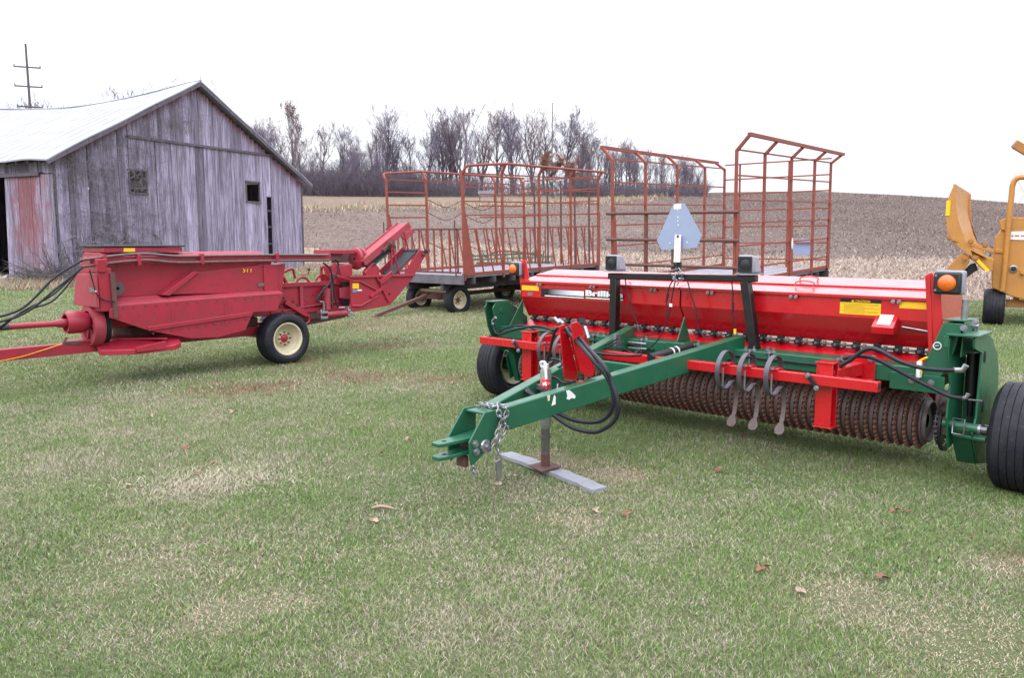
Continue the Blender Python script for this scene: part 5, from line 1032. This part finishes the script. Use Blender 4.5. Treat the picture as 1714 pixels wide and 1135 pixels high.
# black light frame
yb = -.10
m = MB(); m.box(1.20, 1.27, yb - .035, yb + .035, .802, 1.33); m.build('frame_post', BK, t, .004)
m = MB(); m.beam((2.60, yb, .802), (2.50, yb, 1.345), .07, .07, (0, 1, 0)); m.build('frame_post', BK, t, .004)
m = MB(); m.box(2.53, 2.73, yb - .10, yb + .06, .803, .812); m.box(1.14, 1.33, yb - .08, yb + .05, .803, .811); fp = m.build('post_foot', BK, t, .003)
m = MB(); [m.bolt((x, y, .812), (0, 0, 1), .016, .025) for x, y in ((2.56, yb - .075), (2.70, yb + .02), (1.17, yb - .06))]; m.build('bolt', M['steel'], fp)
m = MB(); m.beam((1.175, yb, 1.352), (2.59, yb, 1.372), .07, .055); m.build('frame_bar', BK, t, .008)
for px, py, w_ in ((1024, 440, .145), (1248, 442.5, .145)):
    q = S.on(px, py, y=yb - .05); c = Vector((q.x, yb - .01, q.z + .002)); m = MB(); h_ = w_ / 2
    m.hexa([c + Vector(v) for v in ((-h_, -.05, -h_), (h_ + .005, -.05, -h_), (h_ + .01, .09, -h_), (-h_ + .01, .09, -h_), (-h_, -.045, h_), (h_, -.045, h_), (h_ - .02, .07, h_ - .01), (-h_ + .02, .07, h_ - .01))]); hl = m.build('work_lamp', M['greyplastic'], t, .018)
    m = MB(); m.box(c.x - h_ + .012, c.x + h_ - .012, c.y - .056, c.y - .049, c.z - h_ + .012, c.z + h_ - .012); m.build('lamp_face', M['blackplastic'], hl, .006)
    m = MB(); m.lathe(c + Vector((0, -.056, 0)), (0, -1, 0), [(.050, 0), (.050, .008), (.044, .008), (.042, .002), (.03, .006), (.001, .008)], 28); m.build('lamp_disc', paint('smoked_lens', (.018, .018, .024), .3, (.03, .03, .04), .5, 9, bs=0), hl)
    m = MB(); m.box(c.x - h_ - .01, c.x + h_ + .02, yb - .06, yb + .08, c.z - h_ - .008, c.z - h_ - .001); m.build('lamp_base', M['greyplastic'], hl)
tri = [c2(575, 50), c2(600, 42), c2(655, 43), c2(775, 270), c2(740, 355), c2(495, 370), c2(460, 305)]
m = MB(); m.prism(S.pg(tri, y=yb + .02), (0, .003, 0)); sg = m.build('slow_vehicle_triangle', M['galv'], t)
m = MB(); [m.cyl(S.on(*c2(*p), y=yb + .018), S.on(*c2(*p), y=yb + .02), .006, 8) for p in ((550, 323), (672, 316), (610, 195), (608, 140), (608, 90), (608, 165))]; m.build('rivet', M['whitepaint'], sg)
m = MB(); m.prism(S.pg([c2(580, 50), c2(632, 46), c2(632, 82), c2(580, 86)], y=yb + .019), (0, -.0015, 0)); m.build('sign_label', M['whitepaint'], sg)
m = MB(); m.prism(S.pg([c2(588, 262), c2(632, 265), c2(625, 458), c2(580, 458)], y=yb - .005), (0, -.006, 0)); st = m.build('sign_bracket', M['whitepaint'], t, .001)
m = MB(); m.prism(S.pg([c2(578, 455), c2(628, 455), c2(625, 520), c2(576, 520)], y=yb - .004), (0, .02, 0)); m.build('bracket_foot', BK, t, .002)
m = MB(); [m.bolt(S.on(*c2(*p), y=yb - .010), (0, -1, 0), .008, .008) for p in ((608, 275), (595, 465), (597, 500))]; m.build('bolt', M['springsteel'], st)
m = MB(); random.seed(2)
for k in range(16): p0_ = S.on(*c2(random.uniform(560, 640), random.uniform(515, 590)), y=yb - .045 - .02 * random.random()); m.tube(curve([p0_, p0_ + Vector((random.uniform(-.03, .03), -.01, random.uniform(-.03, .03))), p0_ + Vector((random.uniform(-.04, .04), 0, random.uniform(-.04, .04)))], 3), .0045, 5)
m.tube(curve(S.pg([c2(518, 488), c2(540, 530), c2(570, 550)], y=yb - .05), 4), .003, 5); m.build('wire_bundle', M['steel'], t)
for pts, y in (([(575, 580), (545, 640), (530, 740), (530, 830), (520, 900), (470, 1000), (410, 1060), (330, 1105), (230, 1118), (100, 1100)], -.35), ([(590, 590), (570, 680), (555, 780), (540, 850)], -.16), ([(672, 575), (700, 680), (735, 800), (745, 900), (780, 970), (830, 1005)], -.13), ([(235, 560), (250, 660), (280, 780), (320, 880), (360, 940)], -.12), ([(985, 585), (995, 680), (992, 800), (1010, 900), (1015, 950)], -.12)):
    hz(pts, c2, y, .0055, 'lamp_cable', 'hose', 5)
m = MB(); [m.tube(S.pg([c2(*a_), c2(*b_)], y=y), .010, 7) for a_, b_, y in (((540, 680), (525, 740), -.17), ((256, 680), (272, 740), -.13), ((995, 740), (995, 800), -.13))]; m.build('cable_plug', M['blackplastic'], t)
m = MB(); q = S.on(*c2(557, 760), y=-.17); m.box(q.x - .014, q.x + .014, q.y, q.y + .003, q.z - .014, q.z + .014); m.build('cable_tag', M['whitepaint'], t)
m = MB(); q = S.on(*c2(1008, 945), y=-.14); m.box(q.x - .01, q.x + .01, q.y, q.y + .01, q.z - .02, q.z + .02); m.build('yellow_plug', M['yellow'], t)
m = MB(); a_, b_ = S.on(*c8(850, 325), y=-.75), S.on(*c8(1130, 245), y=-.25); m.cyl(a_, b_, .035, 14); mc_ = m.build('document_tube', M['blackplastic'], t)
m = MB(); [m.lathe(a_.lerp(b_, k), (b_ - a_), [(.036, -.008), (.0375, 0), (.036, .008)], 16) for k in (.5, .62)]; m.build('cable_tie', M['whitepaint'], mc_)
m = MB(); [m.cyl(S.on(*c8(*p), y=-.28), S.on(*c8(*r_), y=-.28), .010, 8) for p, r_ in (((700, 215), (825, 228)), ((700, 252), (750, 258)), ((745, 290), (790, 255)), ((750, 258), (828, 262)))]; m.box(*[v for p in [S.on(*c8(622, 200), y=-.6)] for v in (p.x - .012, p.x + .012, p.y - .03, p.y + .03, p.z - .05, p.z + .05)]); m.build('hydraulic_tee', M['steel'], t, 0)
hz([(620, 180), (650, 230), (690, 270), (740, 295)], c8, -.45, .006, 'lamp_cable'); hz([(630, 190), (540, 240), (450, 285)], c8, -.7, .006, 'lamp_cable'); hz([(620, 215), (540, 262), (470, 300)], c8, -.72, .006, 'lamp_cable')
hz([(760, 130), (790, 155), (850, 165), (920, 125)], c8, -.15, .005, 'lamp_cable')

# ------------------------------------------------------------ yellow machine at the right edge
YM = Fr((9.45, 15.5, .02), -31); t = thing('bale_processor', YM, 'ochre yellow bale processor with raised curved loading chute, cut by the right edge', 'farm machine'); MY = M['machineyellow']
def c10(x, y): return 1500 + x / 3.44, 230 + y / 3.44
def yp(pts, y): return YM.pg([c10(*p) for p in pts], y=y)
m = MB(); m.prism(yp([(645, 458), (736, 460), (900, 462), (900, 960), (736, 935), (660, 915), (550, 865), (552, 760), (572, 580), (600, 540)], 0), (0, 2.2, 0)); m.build('tub_body', MY, t, .02)
m = MB(); m.prism(yp([(595, 478), (645, 458), (645, 540), (602, 530)], -.05), (0, .6, 0)); m.prism(yp([(572, 640), (625, 645), (625, 668), (570, 665)], -.03), (0, .03, 0)); m.build('body_bracket', MY, t, .01)
m = MB(); m.tube(curve(YM.pg([c10(*p) for p in [(612, 885), (635, 650), (652, 450), (665, 330), (672, 270), (695, 236), (740, 228), (900, 226)]], y=-.08), 5), .05, 8); gd = m.build('guard_frame', MY, t)
m = MB()
for k in range(12):
    x = .26 + k * .10
    for z0, z1 in ((2.14, 2.98),):
        m.beam((x, -.06, z0), (x + .40, -.06, z1), .006, .012, (0, 1, 0)); m.beam((x + .40, -.055, z0), (x, -.055, z1), .006, .012, (0, 1, 0))
m.build('guard_mesh', MY, gd)
m = MB(); m.prism(yp([(655, 541), (740, 540), (900, 540), (900, 590), (740, 590), (658, 588)], -.012), (0, -.006, 0)); dc = m.build('name_plate', M['whitepaint'], t)
m = MB(); x = .30; random.seed(1)
while x < .9: L = random.uniform(.03, .08); q = YM.on(*c10(690, 566), y=-.02); m.box(x, x + L, -.021, -.019, q.z - .012, q.z + .012); x += L + .02
m.build('name_plate_print', M['red'], dc)
q = YM.on(*c10(675, 757), y=0); m = MB(); m.lathe(q, (0, -1, 0), [(.07, 0), (.07, .03), (.055, .035), (.05, .02), (.0, .02)], 20); m.build('round_lamp', M['steel'], t)
m = MB(); m.lathe(q, (0, -1, 0), [(.047, .021), (.001, .03)], 16); m.build('lamp_glass', M['blackplastic'], t)
m = MB(); m.prism(yp([(715, 765), (736, 765), (736, 788), (715, 785)], 0), (0, -.12, 0)); m.build('step_bracket', MY, t, .005)
# chute: two side plates with a curved floor between them
A_ = [(338, 266), (343, 330), (346, 400), (356, 460), (372, 520), (398, 590), (432, 650), (520, 695)]; Bb = [(425, 320), (418, 360), (415, 400), (420, 455), (432, 505), (448, 560), (468, 605), (525, 690)]
a1 = yp(A_, -.5); b1 = yp(Bb, .35); m = MB(); vs = [];
for p, q in zip(a1, b1): vs += [p, q]
n_ = len(a1); off = Vector((.0, .03, -.0)); vs2 = [v + Vector((-.03, .02, 0)) for v in vs]
m.add(vs + vs2, [(2 * i, 2 * i + 1, 2 * i + 3, 2 * i + 2) for i in range(n_ - 1)] + [(2 * n_ + 2 * i, 2 * n_ + 2 * i + 2, 2 * n_ + 2 * i + 3, 2 * n_ + 2 * i + 1) for i in range(n_ - 1)]); m.build('chute_floor', MY, t)
m = MB(); m.prism(yp([(336, 264), (343, 330), (346, 400), (356, 460), (372, 520), (398, 590), (430, 648), (440, 690), (370, 640), (305, 582), (292, 520), (285, 440), (290, 380), (303, 340)], -.52), (0, .03, 0)); m.prism(yp(Bb[:7] + [(455, 590), (436, 500), (428, 400), (432, 330)], .36), (0, .03, 0)); m.build('chute_side', MY, t, .004)
m = MB(); q = yp([(290, 362), (314, 362), (308, 450), (284, 450)], -.53); m.prism(q, (0, -.006, 0)); m.build('reflective_tape', M['yellow'], t)
m = MB(); m.prism(yp([(455, 705), (476, 700), (540, 765), (522, 775)], -.56), (0, -.006, 0)); m.build('reflective_tape', M['yellow'], t)
m = MB(); m.beam(YM.on(*c10(305, 578), y=-.58), YM.on(*c10(560, 655), y=-.2), .05, .07); m.beam(YM.on(*c10(440, 690), y=-.5), YM.on(*c10(560, 705), y=-.2), .06, .07); m.build('link_bar', MY, t, .006)
m = MB(); m.prism(yp([(288, 756), (330, 712), (352, 690), (380, 666), (400, 668), (424, 690), (420, 725), (378, 778)], -.45), (0, .10, 0)); m.prism(yp([(405, 622), (440, 650), (560, 700), (556, 770), (500, 765), (452, 715), (425, 700)], -.40), (0, .25, 0)); m.build('lift_arm', MY, t, .01)
m = MB(); m.prism(yp([(378, 778), (424, 730), (455, 722), (470, 762), (372, 832)], -.30), (0, .3, 0)); m.build('arm_black_plate', BK, t, .01)  # plain black plate set behind the lower lift arm
m = MB(); [m.bolt(YM.on(*c10(*p), y=-.56), (0, -1, 0), .035, .05) for p in ((308, 577), (430, 600), (395, 697), (512, 620), (455, 695))]; m.build('pivot_bolt', M['ochredark'], t)
a_ = YM.on(*c10(683, 38), y=.3); m = MB(); m.beam(a_, a_ + Vector((1.6, 0, -1.15)), .22, .16); dsp = m.build('discharge_arm', M['ochredark'], t, .01)
m = MB(); m.beam(a_ + Vector((-.02, -.0, .015)), a_ + Vector((.02, -.0, -.015)), .2, .14); m.build('arm_end', M['steel'], dsp)
m = MB(); m.beam((.3, .25, .44), (3.0, .25, .44), .14, .14); m.box(.42, .52, .15, .35, .51, .9); m.build('axle_beam', M['ochredark'], t, .01)
wheel(t, (.10, .25, .365), (-1, 0, 0), .365, .36, .20, 'cream', 'rustpipe', -.02, 5); wheel(t, (3.1, .25, .37), (1, 0, 0), .37, .33, .20, 'cream', 'rustpipe', -.02, 5)

# ------------------------------------------------------------ plank, leaves, husk
a_, b_ = S.M @ S.on(845, 760, z=.02), S.M @ S.on(1004, 820, z=.02); L_ = (b_ - a_).length; ang = math.atan2(b_.y - a_.y, b_.x - a_.x)
m = MB(); nn = 14; wv = .062; vs = []
for i in range(nn + 1):
    x = L_ * i / nn; z = .018 + .014 * math.sin(i / nn * 3.1) ; jt = .006 * math.sin(i * 2.3); vs += [(x, -wv + jt, z - .02), (x, wv + jt, z - .02), (x, wv + jt, z + .012), (x, -wv + jt, z + .012)]
fs = [(3, 2, 1, 0), tuple(4 * nn + k for k in range(4))]
for i in range(nn):
    for k in range(4): fs.append((i * 4 + k, i * 4 + (k + 1) % 4, i * 4 + 4 + (k + 1) % 4, i * 4 + 4 + k))
m.add(vs, fs); o = m.build('plank', M['beige'], None, .003); o.location = (a_.x, a_.y, .000); o.rotation_euler = (0, 0, ang); tag(o, 'narrow grey plank lying in the grass under the seeder jack', 'plank')
def leafmesh(mat, sd):
    random.seed(sd); m = MB(); n_ = 22; vs = [(0, 0, .006)]
    for i in range(n_):
        a = 2 * math.pi * i / n_; r = .045 * (1 + .45 * math.cos(5 * a)) * random.uniform(.85, 1.15); vs.append((r * math.cos(a), r * .75 * math.sin(a), .012 + .016 * math.sin(2 * a + sd) + random.uniform(-.004, .004)))
    m.add(vs, [(0, i + 1, (i + 1) % n_ + 1) for i in range(n_)]); m.tube([(-.04, 0, .01), (-.075, .006, .016)], .0015, 4)
    me = m.mesh('leaf', 60); me.materials.append(mat); return me
LP, LR = [leafmesh(M['paleleaf'], k) for k in (1, 2)], [leafmesh(M['redleaf'], k) for k in (3, 4)]
leafpos = [(213, 812, 0), (390, 688, 0), (252, 695, 0), (640, 850, 0), (625, 868, 0), (582, 691, 0), (683, 734, 0), (995, 853, 0), (835, 808, 0), (865, 795, 0), (1243, 728, 1), (1205, 785, 1), (1048, 858, 1), (1520, 855, 1), (1497, 853, 1), (1478, 965, 1), (333, 790, 1), (310, 748, 1), (357, 775, 1), (637, 758, 1), (710, 700, 1), (763, 690, 1), (603, 609, 1), (648, 602, 0), (668, 592, 0), (703, 595, 0), (1275, 950, 1), (1340, 985, 0), (540, 588, 0), (758, 640, 0), (1600, 590, 0)]
random.seed(12)
for px, py, k in leafpos:
    g = Fr((0, 0, 0), 0).on(px, py, z=.03); o = bpy.data.objects.new('fallen_leaf', random.choice((LP, LR)[k])); col.objects.link(o); o.location = (g.x, g.y, T(g.x, g.y) + .022); o.rotation_euler = (random.uniform(-.35, .35), random.uniform(-.35, .35), random.uniform(0, 6.28)); s = random.uniform(.45, .75); o.scale = (s, s, s)
    wh = 'near the yellow machine wheel' if px > 1590 and py < 700 else 'under the roller tines' if 1190 < px < 1290 and py < 790 else 'in the right foreground' if px > 1190 else 'in front of the grey plank' if px > 930 and py > 830 else 'below the hitch chain' if px > 800 and py > 780 else 'near the husk' if 560 < px < 800 and py > 830 else 'left of the hitch fork' if px > 600 and py > 680 else 'between baler wheel and left seeder wheel' if px > 500 and py < 680 else 'in the left foreground' if py > 880 else 'in the left part of the lawn'
    tag(o, ('pale tan fallen leaf ', 'reddish brown fallen leaf ')[k] + wh, 'leaf', ('pale fallen leaves on the lawn', 'reddish fallen leaves on the lawn')[k])
g = Fr((0, 0, 0), 0).on(640, 850, z=.03); m = MB(); m.tube(curve([(-.07, .02, .0), (0, 0, .018), (.09, -.015, .005)], 5), [.004, .009, .011, .012, .012, .011, .010, .009, .007, .005, .003], 6); m.tube([(-.02, 0, .015), (-.05, .05, .03)], .003, 5); o = m.build('dry_husk', M['paleleaf']); o.location = (g.x, g.y, .02); tag(o, 'dry pale corn husk on the lawn left of the hitch', 'husk')
# ------------------------------------------------------------ grass
def gpt(px, py): r = ray(px, py); k = -CAM.z / r.z; return r.x * k, r.y * k
DRY = [(365, 805, 95, 30, 1.0, 'straw'), (420, 1030, 75, 22, 1.1, 'bare'), (210, 1060, 90, 25, .5, 'straw'), (920, 765, 34, 8, 1.1, 'tan'), (970, 781, 36, 8, 1.1, 'tan'), (1025, 800, 36, 8, 1.2, 'tan'), (1410, 1020, 90, 34, 1.0, 'bare'), (1610, 1085, 120, 45, .9, 'bare'), (1680, 950, 60, 26, .7, 'bare'), (1690, 930, 40, 22, .7, 'litter'),
       (945, 870, 40, 10, .6, 'bare'), (600, 630, 80, 9, 1.2, 'litter'), (415, 650, 75, 8, 1.2, 'litter'), (740, 636, 60, 9, 1.2, 'litter'), (650, 577, 60, 6, .7, 'litter'), (510, 608, 60, 10, .5, 'litter'), (620, 545, 90, 9, .8, 'litter'), (150, 580, 120, 22, .4, 'litter'),
       (60, 800, 120, 60, .5, 'straw'), (1255, 740, 60, 12, .5, 'straw'), (870, 520, 120, 14, .8, 'tan'), (700, 540, 60, 7, .6, 'tan'), (310, 690, 260, 40, .35, 'straw'), (860, 1060, 300, 60, .35, 'straw'), (300, 950, 260, 60, .25, 'bare'), (1500, 830, 100, 30, .35, 'straw'), (1170, 880, 120, 26, .3, 'straw')]
GRN = [(1250, 690, 360, 60, .9), (500, 870, 90, 50, .4), (1600, 560, 120, 60, .7), (650, 530, 120, 18, .5), (760, 600, 120, 20, .4), (330, 540, 150, 20, .7), (1050, 700, 160, 60, .6), (300, 500, 300, 22, .6), (560, 905, 80, 50, .3), (1440, 800, 220, 40, .5)]
def patchinfo(x, y):
    """per point weights of straw, bare, tan, litter, green; patch centres sit at fixed places of the lawn"""
    W = {k: np.zeros_like(x) for k in ('straw', 'bare', 'tan', 'litter', 'green')}
    jx = x + (fbm(x * 2.2, y * 2.2, 40) - .5) * .5; jy = y + (fbm(x * 2.2, y * 2.2, 50) - .5) * .6
    for L_, kinds in ((DRY, None), (GRN, 'green')):
        for e in L_:
            cx, cy = gpt(e[0], e[1]); rx = abs(gpt(e[0] + e[2], e[1])[0] - cx); ry = abs(gpt(e[0], e[1] - e[3])[1] - cy) * .9 + .05
            f = np.exp(-(((jx - cx) / rx) ** 2 + ((jy - cy) / ry) ** 2)) * e[4]; k = kinds or e[5]; W[k] = np.maximum(W[k], f)
    return W
def blades(n, xr, yr, hgt, wid, seg, keep=None, kindf=None, base=.0, seed=0, lay=.9, clump=True):
    rg = np.random.default_rng(seed); x = rg.uniform(*xr, n); y = rg.uniform(*yr, n)
    ok = keep(x, y, rg); x, y = x[ok], y[ok]; n = len(x)
    cols, hs, ly = kindf(x, y, rg)
    z = terr(x, y) + base; h = hgt * hs * rg.uniform(.45, 1.25, n); w_ = wid * rg.uniform(.6, 1.25, n)
    lean = (fbm(x * 5.1, y * 5.1, 8) * 2 - .6) * 5 + rg.normal(0, 2.6, n); L = np.clip(lay * ly + rg.normal(0, .35, n), .05, 2.2)
    fa = rg.uniform(0, np.pi, n); wx, wy = np.cos(fa) * w_ / 2, np.sin(fa) * w_ / 2; dx, dy = np.cos(lean) * L, np.sin(lean) * L; nm = np.sqrt(1 + L * L)
    def P(t, s, bend): return np.stack([x + dx / nm * h * bend + wx * s, y + dy / nm * h * bend + wy * s, z + h * t / nm ** .6], 1)
    if seg == 2:
        V = np.stack([P(0, -1, 0), P(0, 1, 0), P(.55, -.85, .40), P(.55, .85, .40), P(.92, 0, 1.15)], 1); k = 5; F = np.array([[0, 1, 3], [0, 3, 2], [2, 3, 4]])
    else: V = np.stack([P(0, -1, 0), P(0, 1, 0), P(1, 0, 1)], 1); k = 3; F = np.array([[0, 1, 2]])
    return V.reshape(-1, 3), (F[None] + (np.arange(n) * k)[:, None, None]).reshape(-1, 3), np.repeat(cols, k, 0)
CG = np.array([[.118, .210, .050], [.155, .250, .068], [.190, .275, .090], [.145, .220, .090], [.24, .28, .105]])
CS = np.array([[.46, .40, .29], [.52, .47, .37], [.36, .31, .21], [.49, .44, .36], [.41, .39, .28]]); CB = np.array([[.23, .115, .085], [.32, .15, .11], [.17, .09, .07]])
CT = np.array([[.52, .40, .29], [.44, .33, .25], [.56, .46, .37]])
def lawn_kind(x, y, rg):
    n = len(x); W = patchinfo(x, y); n1 = fbm(x * .55, y * .55, 1); n2 = fbm(x * 2.4, y * 2.4, 2); n3 = fbm(x * 9, y * 9, 5)
    ps = np.clip(.24 + 1.1 * (n1 - .5) + .7 * (n2 - .5) + .6 * (n3 - .5), .06, .75) + .8 * W['straw'] + .5 * W['bare']; ps = ps * (1 - .8 * np.clip(W['green'], 0, 1))
    r = rg.random(n); g = CG[rg.integers(0, 5, n)] * rg.uniform(.75, 1.25, (n, 1)); tint = fbm(x * 1.1, y * 1.1, 17)[:, None]; g = g * (1 - .4 * np.clip(tint - .45, 0, 1)) + np.array([.0, .008, .020]) * np.clip(tint - .35, 0, 1)
    c = np.where((r < ps)[:, None], CS[rg.integers(0, 5, n)] * rg.uniform(.6, 1.0, (n, 1)), g)
    r2 = rg.random(n); c = np.where((r2 < W['litter'] * .85)[:, None], CB[rg.integers(0, 3, n)] * rg.uniform(.8, 1.3, (n, 1)), c)
    r3 = rg.random(n); c = np.where((r3 < np.clip(W['tan'] * .95 + W['bare'] * .85, 0, .97))[:, None], CT[rg.integers(0, 3, n)] * rg.uniform(.7, 1.1, (n, 1)), c)
    hs = np.clip(.75 + .8 * (fbm(x * 2.7, y * 2.7, 30) - .5), .4, 1.2) * (1 - .45 * np.clip(W['bare'] + W['tan'], 0, 1)) * (1 + .3 * W['green']) * (1 + .35 * W['straw'])
    ly = np.where(r < ps, 1.25, .7) + 1.0 * W['bare']
    return c.astype(np.float32), hs, ly
def inview(x, y, m=1.2): return (np.abs(x) < .80 * y + m)
def edge(x, y): return y < line(x, L1) + (fbm(x * .9, x * 0, 3) - .5) * 1.2 + (fbm(x * 3, y * 3, 9) - .5) * 1.5
def mesh_from(name, parts, mat, label, cat):
    V, F, C_ = [], [], []; o_ = 0
    for v, f, c in parts: V.append(v); F.append(f + o_); C_.append(c); o_ += len(v)
    V = np.concatenate(V).astype(np.float32); F = np.concatenate(F).astype(np.int32); C_ = np.concatenate(C_).astype(np.float32)
    me = bpy.data.meshes.new(name); me.vertices.add(len(V)); me.vertices.foreach_set('co', V.ravel()); me.loops.add(F.size); me.loops.foreach_set('vertex_index', F.ravel())
    me.polygons.add(len(F)); me.polygons.foreach_set('loop_start', np.arange(0, F.size, 3, dtype=np.int32)); me.update(calc_edges=True)
    a = me.attributes.new('col', 'FLOAT_COLOR', 'POINT'); a.data.foreach_set('color', np.concatenate([C_, np.ones((len(C_), 1), np.float32)], 1).ravel())
    me.materials.append(mat); o = bpy.data.objects.new(name, me); col.objects.link(o); tag(o, label, cat, kind='stuff'); return o
def kp(dens_keep=1.0, lo=0, hi=99):
    def f(x, y, rg):
        W = patchinfo(x, y); b = np.clip(W['bare'] * .6 + W['litter'] * .3, 0, .8); return inview(x, y) & edge(x, y) & (rg.random(len(x)) > b) & (y > lo) & (y < hi)
    return f
parts = []
GD = 1.0
for (y0, y1, dn, h, wd, sg_, sd) in ((1.9, 3.6, 21000, .030, .0030, 2, 1), (3.6, 5.5, 15000, .032, .0037, 2, 2), (5.5, 8.5, 8500, .036, .0052, 1, 3), (8.5, 13, 3000, .043, .008, 1, 4), (13, 20, 1200, .048, .012, 1, 5), (20, 33, 260, .06, .024, 1, 6)):
    X = .80 * y1 + 1.2; n = int(dn * GD * 2 * X * (y1 - y0)); parts.append(blades(n, (-X, X), (y0, y1), h, wd, sg_, kp(), lawn_kind, 0, sd))
def clump_kind(x, y, rg): c, hs, ly = lawn_kind(x, y, rg); return c, hs * 1.7, ly * .6
cx, cy = gpt(365, 805); parts.append(blades(9000, (cx - .9, cx + .9), (cy - .5, cy + .5), .052, .0045, 2, lambda x, y, rg: rg.random(len(x)) < np.exp(-((x - cx) / .45) ** 2 - ((y - cy) / .25) ** 2), lambda x, y, rg: (CS[rg.integers(0, 5, len(x))].astype(np.float32) * 1.0, np.ones(len(x)), np.full(len(x), 1.9)), 0, 77))
mesh_from('grass', parts, M['blade'], 'short patchy lawn of green and straw coloured grass', 'grass')
# weeds: tan growth by the barn and along the field edges
def barn_keep(x, y, rg):
    lx = (x + 16.07) * math.cos(R(64.6)) + (y - 28) * math.sin(R(64.6)); ly = -(x + 16.07) * math.sin(R(64.6)) + (y - 28) * math.cos(R(64.6))
    near = np.exp(-np.clip(-ly - 0, 0, 99) / 1.4) * (ly < -.02) * (lx > -1) * (lx < 14) + (lx < 0) * (lx > -3.5) * (ly > -3) * (ly < 8) * 1.0
    return rg.random(len(x)) < near
def weed_kind(x, y, rg):
    n = len(x); r = rg.random(n); c = np.where((r < .72)[:, None], CT[rg.integers(0, 3, n)] * rg.uniform(.5, 1.0, (n, 1)), np.where((r < .88)[:, None], CB[rg.integers(0, 3, n)], CG[rg.integers(0, 5, n)])); return c.astype(np.float32), np.ones(n), np.full(n, 1.0)
wp = [blades(90000, (-22, -6), (22, 44), .34, .022, 1, barn_keep, weed_kind, 0, 90)]
def edge_keep(x, y, rg): return rg.random(len(x)) < np.exp(-((y - line(x, L1)) / 1.3) ** 2) * .8
wp.append(blades(60000, (-16, 24), (18, 50), .12, .02, 1, edge_keep, weed_kind, 0, 91))
mesh_from('dry_weeds', wp, M['blade'], 'tan dead weeds at the barn foot and along the field edge', 'weeds')
def hill_keep(x, y, rg): return (rg.random(len(x)) < np.exp(-(np.clip(y - line(x, L3), -30, 30) / 6.0) ** 2)) & inview(x, y, 3) & (x < 24)
wp = [blades(26000, (-60, 60), (80, 140), .6, .12, 1, hill_keep, weed_kind, 0, 92, .5)]
mesh_from('tall_dry_grass', wp, M['blade'], 'band of tall dry grass between the ploughed hill and the wood', 'grass')
# stubble: short pale stalks and husks strewn over the cut corn field
def stub_keep(x, y, rg): return (y > line(x, L1) - .3) & (y < line(x, L2) + 1) & inview(x, y, 2)
def stub_kind(x, y, rg): n = len(x); return (np.array([[.46, .37, .31], [.38, .30, .25], [.28, .20, .165], [.52, .44, .37]])[rg.integers(0, 4, n)] * rg.uniform(.7, 1.1, (n, 1))).astype(np.float32), np.ones(n), np.full(n, 1.8)
wp = [blades(170000, (-26, 36), (17, 64), .20, .035, 1, stub_keep, stub_kind, .01, 93)]
def plough_keep(x, y, rg): return (y > line(x, L2) - 1) & (y < line(x, L3)) & inview(x, y, 2) & (rg.random(len(x)) < .25 + .75 * fbm(x * .2, y * .2, 60))
def plough_kind(x, y, rg): n = len(x); return (np.array([[.34, .265, .225], [.26, .20, .172], [.16, .12, .11], [.13, .095, .088], [.30, .235, .20]])[rg.integers(0, 5, n)] * rg.uniform(.7, 1.15, (n, 1))).astype(np.float32), np.ones(n), np.full(n, 1.6)
wp.append(blades(170000, (-50, 78), (36, 126), .16, .065, 1, plough_keep, plough_kind, .01, 94))
mesh_from('crop_residue', wp, M['blade'], 'pale corn stalk residue strewn over the stubble and the ploughed hill', 'crop residue')
